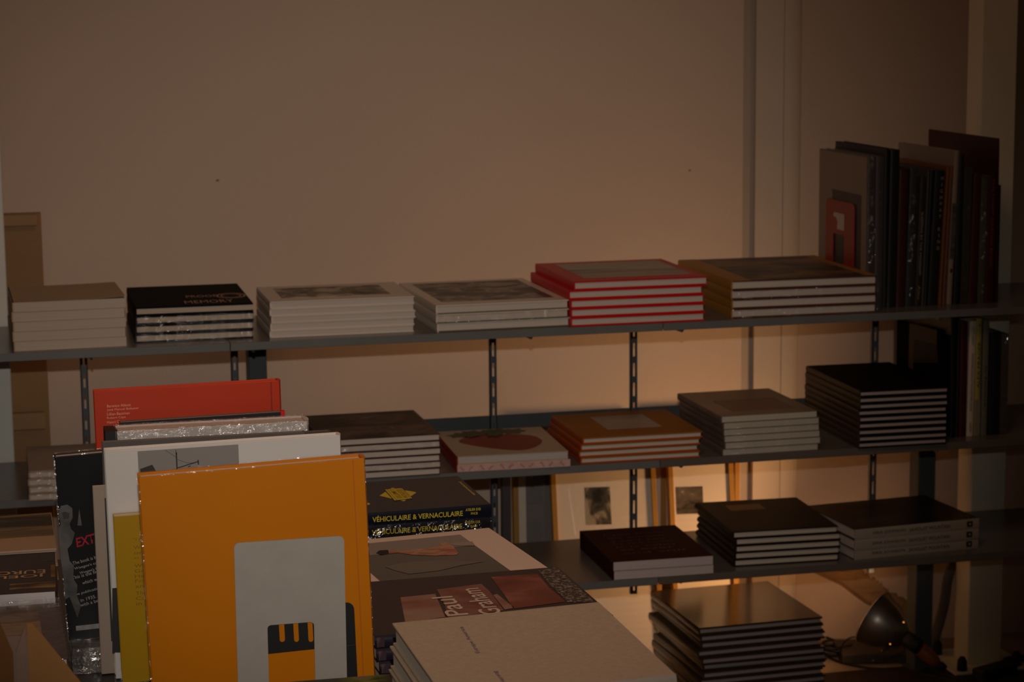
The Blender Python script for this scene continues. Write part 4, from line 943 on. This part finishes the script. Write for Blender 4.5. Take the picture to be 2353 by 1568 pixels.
# two thin black boards directly behind the white one
e, w, h, L = face_book((234, 1016), (700, 992), 2.616, .007, mat('dark_grey_boards', (.10, .085, .075), .4), 'dark thin book just behind the white mast-photo book', z0=ZW, ct=.002, over=.001, bulge=.0)
e, w, h, L = face_book((236, 1020), (760, 990), 2.625, .008, mat('umber_boards', (.045, .035, .03), .4), 'dark brown thin book second behind the mast-photo book', z0=ZW, ct=.002, over=.001, bulge=.0)
# black wrapped book at the left with figure
YK = 2.645
zk = Pz(190, 1470, TZ+.02).z
YK2 = Py(190, 1470, YK)
M_BKC = mat('black_gloss_jacket', (.012, .012, .013), .28)
e, w, h, L = face_book((125, 1051), (330, 1032), YK, .022, M_BKC, 'glossy black book with a grey figure and small white text', z0=YK2.z, ct=.0025, over=.002, bulge=.002)
tk = .022
M_FIG = ramp_mat('grey_figure_print', [(.35, (.06, .058, .056)), (.6, (.13, .125, .12)), (.8, (.16, .155, .15))], (30, 30, 30), seed=3)
patch(e, [L(*p) for p in ((134, 1180), (140, 1163), (155, 1160), (166, 1168), (167, 1190), (160, 1204), (163, 1216), (172, 1225), (165, 1250), (155, 1262), (160, 1290), (170, 1300), (168, 1330), (178, 1345), (176, 1368), (186, 1392), (178, 1420), (160, 1372), (150, 1378), (146, 1330), (140, 1290), (136, 1240), (134, 1215), (140, 1205))], FB(tk), M_FIG, 'printed_figure', .0004)
patch(e, [L(*p) for p in ((178, 1208), (182, 1170), (188, 1208))], FB(tk), M_FIG, 'printed_figure', .0004)
patch(e, [L(*p) for p in ((142, 1178), (150, 1176), (160, 1180), (158, 1192), (146, 1194))], FB(tk), mat('grey_shadow_ink', (.045, .043, .042), .5), 'printed_face_shade', .0007)
SL = ((math.cos(.17), math.sin(.17), 0), (-math.sin(.17), math.cos(.17), 0), (0, 0, 1))
x, y = L(177, 1259); letter(e, 'EXTRA!', (x, y, tk), SL, .043, .012, mat('crimson_ink', (.40, .01, .03), .5), shear=.15, bold=.02)
M_WINK = mat('white_ink', (.38, .37, .36), .5)
for s, px, py, ln in (('The book is based on', 168, 1299, .052), ("Weegee's career as", 172, 1312, .050), ("Weegee's New York", 184, 1322, .046), ('This is the first time', 166, 1333, .055), ('which were', 190, 1344, .030), ('The publication and', 168, 1373, .052), ('in 1935. From', 186, 1384, .040), ('with a beautiful', 186, 1395, .042)):
    x, y = L(px, py); letter(e, s, (x, y, tk), SL, ln*.86, .0042, M_WINK)
x, y = L(175, 1450); bx('barcode_strip', mat('silver_strip', (.28, .26, .25), .4, mottle=.4, mscale=150), e, x, x+.04, y, y+.006, tk, tk+.0005)
add_wrap(e, w, h, tk, FILM2)
# plastic wrapped grey book lying under it
A = Pz(163, 1476, YK2.z-.0012); 
zz = YK2.z-.0008
tth = zz-TZ-.0005
mk0 = 2.611
M = Matrix.Translation((Py(168, 1520, mk0).x, mk0, TZ+.0002))
e = make_book(M, .20, YK+.05-mk0, tth, ramp_mat('grey_marbled_print', [(.4, (.09, .078, .065)), (.55, (.24, .20, .17)), (.75, (.42, .34, .3))], (22, 22, 22), seed=6), 'marbled grey book in crumpled wrap lying under the standing row', 'book', name='hardback_book', spine='front', ct=.002, over=.002, bulge=.001)
add_wrap(e, .20, YK+.05-mk0, tth, FILM2)
# white wrapped page block
YS = 2.70
e, w, h, L = face_book((268, 992), (706, 968), YS, .040, mat('white_box_cover', (.66, .60, .56), .4), 'thick white book in glinting shrink wrap, middle of the standing row', ct=.003, over=.002, bulge=.004)
bx('black_binding', M_BLACK, e, -.014, .0006, 0, h, 0, .0405)
add_wrap(e, w, h, .04, film_mat('glint_film', .22, .14, 1.0, 75))
e, w, h, L = face_book((275, 971), (652, 946), YS+.050, .010, mat('charcoal_gloss', (.022, .020, .020), .3), 'thin charcoal book between the white wrapped and red-orange books', ct=.002, over=.001, bulge=.001)
bx('red_spine_tip', M_RED, e, w-.004, w+.0015, h-.03, h+.0003, .0, .0102)
# red-orange book at the back
M_RO = mat('red_orange_cover', (.50, .032, .003), .42)
YR = YS+.085
e, w, h, L = face_book((215, 901), (641, 875), YR, .020, M_RO, 'tall red-orange book with a list of names, back of the row', ct=.003, over=.003, bulge=.003)
M_PK = mat('pale_rose_ink', (.80, .38, .26), .5)
for k, (s, ln) in enumerate((('Berenice Abbott', 56), ('Jos\u00e9 Manuel Ballester', 75), ('Lillian Bassman', 53), ('Robert Capa', 44), ('Henri Cartier', 50))):
    x, y = L(246, 937+9.3*k); letter(e, s, (x, y, .020), 'top', ln/5020*YR*.97, .0036, M_PK)
bx('hinge_groove_shade', mat('red_shadow', (.30, .015, .003), .5), e, w-.0115, w-.0095, .001, h-.001, .0198, .0203)  # shade in the hinge groove, put in as a darker red strip

# green book lying in front at the very bottom
zg = Py(905, 1549, 2.225).z
Ag = Pz(245, 1600, zg); Bg = Pz(905, 1549, zg); v = Bg-Ag; ang = math.atan2(v.y, v.x)
M = Matrix.Translation((Ag.x+math.sin(ang)*.2, Ag.y-math.cos(ang)*.2, TZ+.0002)) @ Matrix.Rotation(ang, 4, 'Z')
e = make_book(M, v.length, .2, zg-TZ, ramp_mat('foliage_print', [(.38, (.02, .02, .012)), (.5, (.045, .06, .012)), (.6, (.10, .12, .02)), (.75, (.12, .10, .10))], (22, 22, 22), seed=1), 'book with a leafy green cover lying in front of the bookend', 'book', ct=.002, over=.002, bulge=.001)

# ------------------------------------------------------------------ cardboard box, bottom left
M_CARD = mat('cardboard', (.27, .125, .035), .75, mottle=.12, mscale=20); M_CARDI = mat('cardboard_inside', (.24, .15, .11), .8, mottle=.15, mscale=12)
yb = 2.12; zc = .70
pA = Py(62, 1434, yb); 
cb = empty('cardboard_box', Matrix.Translation((pA.x, yb, TZ)), 'open brown cardboard box with raised flaps in the bottom left corner', 'box')
hc = pA.z-TZ
bx('back_wall', M_CARDI, cb, -.16, .0, 0, .003, .0, hc-.012)
bx('side_wall', M_CARD, cb, .0, .003, -.16, .003, 0, .035)
bx('floor_panel', M_CARD, cb, -.16, .0, -.16, 0, .0005, .003)
bx('front_wall', M_CARD, cb, -.16, .003, -.163, -.16, 0, .03)
def flap(pts, m, name, th=(0, .003, 0)):
    bm = bmesh.new(); P = [Vector(p)-cb.location for p in pts]; T = Vector(th)
    A_ = [bm.verts.new(p) for p in P]; B_ = [bm.verts.new(p+T) for p in P]; n_ = len(P)
    bm.faces.new(A_); bm.faces.new(B_)
    for i in range(n_): bm.faces.new((A_[i], A_[(i+1) % n_], B_[(i+1) % n_], B_[i]))
    return new_obj(name, bm, m, cb)
flap([Py(62, 1433, yb-.005), Py(76, 1434, yb-.005), Py(188, 1572, yb-.03), Py(205, 1640, yb-.03), Py(70, 1640, yb-.03)], M_CARD, 'flap')
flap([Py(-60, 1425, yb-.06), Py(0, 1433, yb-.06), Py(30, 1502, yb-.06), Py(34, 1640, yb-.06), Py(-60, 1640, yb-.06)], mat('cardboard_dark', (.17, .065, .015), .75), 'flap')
flap([Py(36, 1500, yb-.02), Py(58, 1436, yb-.02), Py(64, 1640, yb-.02), Py(38, 1640, yb-.02)], M_CARDI, 'inner_flap')

# ------------------------------------------------------------------ lamp and cables
LY = 4.545
rimc = Py(2007, 1420, LY); ax = (CR*-.755 + CU*.475 + CF*.45).normalized()
base = rimc - ax*.088
q = ax.to_track_quat('Z', 'Y').to_matrix().to_4x4()
lm = empty('clamp_lamp', Matrix.Translation(base) @ q, 'lit metal work lamp with a wooden handle, lying beside the column', 'lamp')
M_ALU = mat('dull_aluminium', (.52, .48, .42), .33, metal=1.0); M_ALU_IN = mat('inner_reflector', (.7, .6, .45), .35, metal=.8)
bm = bmesh.new()
lathe(bm, [(.017, 0), (.022, .002), (.036, .018), (.050, .040), (.060, .062), (.0655, .086), (.068, .088), (.068, .0898), (.0645, .0885), (.059, .062), (.049, .041), (.035, .020), (.0205, .004), (.016, .002)], 48)
new_obj('shade', bm, M_ALU, lm, True)
bm = bmesh.new(); lathe(bm, [(.0, -.040), (.017, -.040), (.019, -.036), (.019, -.004), (.0165, .001), (.0, .001)], 24); new_obj('socket', bm, M_BLACK, lm, True)
bm = bmesh.new(); bmesh.ops.create_uvsphere(bm, u_segments=20, v_segments=12, radius=.016)
for v in bm.verts: v.co.z = v.co.z*1.2+.034
new_obj('bulb', bm, mat('lamp_bulb', (1, .7, .4), .4, emit=((1, .48, .17), 12)), lm, True)
M_GLOW = mat('vent_glow', (.8, .4, .1), .5, emit=((1, .42, .08), 1.2))
for ang_, zr_, rr_ in ((0, 0, 0),):
    pass
# small vents in the shade as discs, lamplight through them put in as emission
camdir = (CO-base).normalized(); L3 = q.to_3x3().inverted() @ camdir
a0 = math.atan2(L3.y, L3.x)
for da in (-1.02, -.05, .92):
    a = a0+da; r_ = .0355; z_ = .0170
    bm = bmesh.new(); bmesh.ops.create_circle(bm, cap_ends=True, segments=12, radius=.0017)
    n_ = Vector((math.cos(a)*.78, math.sin(a)*.78, -.62)).normalized()
    m4 = Matrix.Translation((math.cos(a)*(r_+.0006), math.sin(a)*(r_+.0006), z_)) @ n_.to_track_quat('Z', 'Y').to_matrix().to_4x4()
    bmesh.ops.transform(bm, matrix=m4, verts=bm.verts); new_obj('vent_hole', bm, M_GLOW if da != -.05 else M_BLACK, lm)
# the bulb's light
ll = lamp_obj('lamp_light', 'SPOT', base + ax*.086, 17, (1, .53, .23), spot_size=math.radians(148), spot_blend=1.0, shadow_soft_size=.045)
ll.rotation_euler = Vector((-.79, -.10, .60)).to_track_quat('-Z', 'Y').to_euler()
lamp_obj('bulb_light', 'POINT', base + ax*.055, .6, (1, .50, .20), shadow_soft_size=.015)
# clamp spring wires and wooden handle
hd0 = Py(2102, 1482, 4.575); hd1 = Py(2158, 1528, 4.54)
bm = bmesh.new(); tube(bm, [hd0.lerp(hd1, k/10)-base for k in range(11)], [.008, .0135, .0165, .0175, .0175, .0172, .0168, .016, .0145, .012, .007], 16)
hh = new_obj('handle', bm, mat('handle_wood', (.26, .085, .016), .4, mottle=.2, mscale=40), None, True); hh.parent = lm; hh.matrix_parent_inverse = Matrix.Identity(4); hh.matrix_basis = (Matrix.Translation(base) @ q).inverted() @ Matrix.Translation(base)
bm = bmesh.new(); e2_ = hd1 + (hd1-hd0).normalized()*.018; tube(bm, [p-base for p in (hd1, hd1.lerp(e2_, .5), e2_)], [.0105, .011, .008], 12)
hh = new_obj('handle_ferrule', bm, M_BLACK, None, True); hh.parent = lm; hh.matrix_basis = (Matrix.Translation(base) @ q).inverted() @ Matrix.Translation(base)
bm = bmesh.new(); c0 = Py(2036, 1487, 4.52); wp = []
for k in range(60):
    a = k/60*2*PI*6; wp.append(c0 + CR*(.0085*math.cos(a)+k*.00045) + CU*(.0085*math.sin(a)+k*.0001) + CF*(k*.0003) - base)
tube(bm, wp, .0011, 6)
hh = new_obj('clamp_spring', bm, mat('spring_wire', (.25, .24, .22), .35, metal=1), None, True); hh.parent = lm; hh.matrix_basis = (Matrix.Translation(base) @ q).inverted() @ Matrix.Translation(base)
bm = bmesh.new(); tube(bm, [p-base for p in spline([Py(2100, 1470, 4.56), Py(2070, 1500, 4.50), Py(2042, 1514, 4.48), Py(2005, 1519, 4.47)], 6)], .0014, 6)
tube(bm, [p-base for p in spline([Py(2105, 1465, 4.57), Py(2082, 1478, 4.53), Py(2055, 1483, 4.51), Py(2025, 1497, 4.50)], 6)], .0022, 6)
hh = new_obj('clamp_jaw', bm, MATS['spring_wire'], None, True); hh.parent = lm; hh.matrix_basis = (Matrix.Translation(base) @ q).inverted() @ Matrix.Translation(base)

def cable(pxs, r, label, name='power_cable', m=None, n=8):
    pts = []
    for p in pxs:
        if len(p) == 2: v_ = Pz(p[0], p[1], FL0+r*1.2)
        else: v_ = Py(p[0], p[1], p[2])
        pts.append(v_)
    bm = bmesh.new(); tube(bm, spline(pts, n), r, 8)
    o = new_obj(name, bm, m or M_BLACK, None, True); tag(o, label, 'cable'); return o
cable([(1893, 1463), (1940, 1480), (1990, 1496), (2040, 1505), (2100, 1524), (2150, 1545), (2215, 1562), (2250, 1560)], .0028, 'black cable running along the floor behind the lamp')
cable([(1930, 1515), (1935, 1486, 4.66), (1952, 1467, 4.64), (1980, 1465, 4.63), (2005, 1470, 4.62)], .0022, 'short black lead looping up from the floor to the lamp')
cable([(1898, 1505), (1925, 1520), (1990, 1535), (2060, 1540), (2130, 1552), (2200, 1566)], .003, 'black cable crossing the dark mat in front of the lamp')
cable([(2353+60, 1485), (2353, 1508), (2330, 1520), (2305, 1527)], .0035, 'black plug lead entering from the right edge')
# coil of cable beside the floor stack
bm = bmesh.new(); cc = Pz(1915, 1503, FL0+.004); pts = []
for k in range(72):
    a = k/72*2*PI*4; r_ = .036+.006*math.sin(k*.9); pts.append(cc + Vector((r_*math.cos(a), r_*math.sin(a), k*.00035)))
tube(bm, pts, .0032, 8); tag(new_obj('coiled_cable', bm, M_BLACK, None, True), 'coil of black cable on the floor behind the floor stack', 'cable')
# adapters
def brick(pa, pb, hgt, wd, label, name='power_adapter'):
    a = Pz(*pa, FL0); b_ = Pz(*pb, FL0); v_ = b_-a; M = Matrix.Translation(a) @ Matrix.Rotation(math.atan2(v_.y, v_.x), 4, 'Z')
    e = empty(name, M, label, 'adapter'); bx('housing', M_BLACK, e, 0, v_.length, -wd/2, wd/2, .0005, hgt, bev=.004)
    bx('seam', mat('dark_grey_plastic', (.03, .03, .03), .4), e, .004, v_.length-.004, -wd/2-.0004, -wd/2+.001, hgt*.48, hgt*.52)
brick((2246, 1567), (2325, 1545), .028, .040, 'black power adapter lying in front of the column base')
brick((2312, 1535), (2340, 1529), .022, .03, 'small black plug beside the column base', 'plug')
# flat grey box and dark mat on the floor
e = Pz(1936, 1530, FL0); f = Pz(2115, 1526, FL0)
gb = empty('flat_box', Matrix.Translation((e.x, e.y, FL0)) @ Matrix.Rotation(math.atan2(f.y-e.y, f.x-e.x), 4, 'Z'), 'low dark grey box lying on the floor below the lamp', 'box')
bx('base', mat('dark_grey_card', (.045, .038, .032), .6), gb, 0, (f-e).length, 0, .12, .0045, .022, bev=.001); bx('lid', mat('dark_grey_card_lid', (.055, .045, .038), .6), gb, -.001, (f-e).length+.001, -.001, .121, .0205, .0265, bev=.001)
bm = bmesh.new(); a = Pz(1935, 1532, FL0)
box(bm, a.x-.16, 3.2, 3.3, 4.62, FL0+.0005, FL0+.0035); tag(new_obj('floor_mat', bm, mat('black_floor_mat', (.022, .016, .012), .5, mottle=.3, mscale=12)), 'black mat covering the floor under the lamp and box', 'mat')
# corrugated conduit hanging from the lowest shelf behind the post
pts = spline([Py(2192, 1285, 4.66), Py(2178, 1330, 4.66), Py(2170, 1385, 4.67), Py(2160, 1425, 4.69), Py(2150, 1460, 4.70), Py(2142, 1500, 4.72)], 12)
bm = bmesh.new(); tube(bm, pts, [.0125 if k % 2 else .0110 for k in range(len(pts))], 14)
tag(new_obj('corrugated_conduit', bm, mat('grey_conduit', (.13, .12, .12), .5), None, True), 'grey corrugated conduit hanging between slate post and column', 'conduit')
# wall fittings: tiny screw hole marks and a hook by the bookend
bm = bmesh.new(); p = Py(500, 415, YW); bmesh.ops.create_uvsphere(bm, u_segments=8, v_segments=6, radius=.004)
for v in bm.verts: v.co = Vector((v.co.x, v.co.y*.2, v.co.z*.7))+p
struct('trim_5', bm, mat('plaster_mark', (.30, .2, .14), .9))
bm = bmesh.new(); p = Py(1585, 392, YW); bmesh.ops.create_uvsphere(bm, u_segments=8, v_segments=6, radius=.0035)
for v in bm.verts: v.co = Vector((v.co.x, v.co.y*.2, v.co.z*.6))+p
struct('trim_6', bm, MATS['plaster_mark'])
# neighbours in the upright rows must not run into each other: thin the ones that would
for g in (G1, G2):
    L_ = sorted([o for o in COL.objects if o.parent is None and o.get('group') == g], key=lambda o: o.matrix_world.translation.x)
    for a, b_ in zip(L_, L_[1:]):
        ext = lambda o: (max(v.co.y for c in o.children if c.type == 'MESH' and c.name.startswith('back_cover') for v in c.data.vertices), max(v.co.z for c in o.children if c.type == 'MESH' and c.name.startswith('front_cover') for v in c.data.vertices))
        ha, ta = ext(a); hb_, tb_ = ext(b_); Ma, Mb_ = a.matrix_world, b_.matrix_world
        top = min((Ma @ Vector((0, ha, 0))).z, (Mb_ @ Vector((0, hb_, 0))).z)
        gaps = []
        for z in (Ma.translation.z, top):
            ua = (Ma.to_3x3() @ Vector((0, 1, 0))); ub = (Mb_.to_3x3() @ Vector((0, 1, 0)))
            xa_ = Ma.translation.x + ua.x/ua.z*(z-Ma.translation.z); xb_ = Mb_.translation.x + ub.x/ub.z*(z-Mb_.translation.z)
            gaps.append(xb_-xa_)
        av = min(gaps)-.0004
        if av < ta and av > .001: a.matrix_world = Ma @ Matrix.Diagonal((1, 1, av/ta, 1))
# printed matter belongs to the cover or spine that carries it (thing > part > sub-part)
PRN = ('lettering', 'cover_photo', 'printed_', 'emblem_', 'cloth_strip', 'top_margin', 'maroon_patch', 'pale_sky_band', 'cover_label', 'publisher_mark', 'spine_print', 'spine_photo', 'spine_mark', 'grey_spine_band',
       'hinge_groove_shade', 'green_strip', 'page_strip', 'barcode_strip', 'red_spine_tip', 'cover_window')
for o in list(COL.objects):
    if o.type != 'MESH' or o.parent is None or o.parent.parent is not None: continue
    if not o.name.startswith(PRN): continue
    sib = {c.name.split('.')[0]: c for c in o.parent.children}
    zs = [v.co.z for v in o.data.vertices]
    tgt = sib.get('spine') if (max(zs)-min(zs) > .003 or o.name.startswith(('spine', 'publisher', 'red_spine', 'grey_spine'))) and not o.name.startswith(('printed_strawb', 'printed_leaf')) else sib.get('front_cover')
    if tgt is None: tgt = sib.get('front_cover') or sib.get('cover')
    if tgt is not None and tgt is not o: o.parent = tgt
for o in list(bpy.data.objects):
    for k in ('_w', '_h', '_t'):
        if k in o: del o[k]
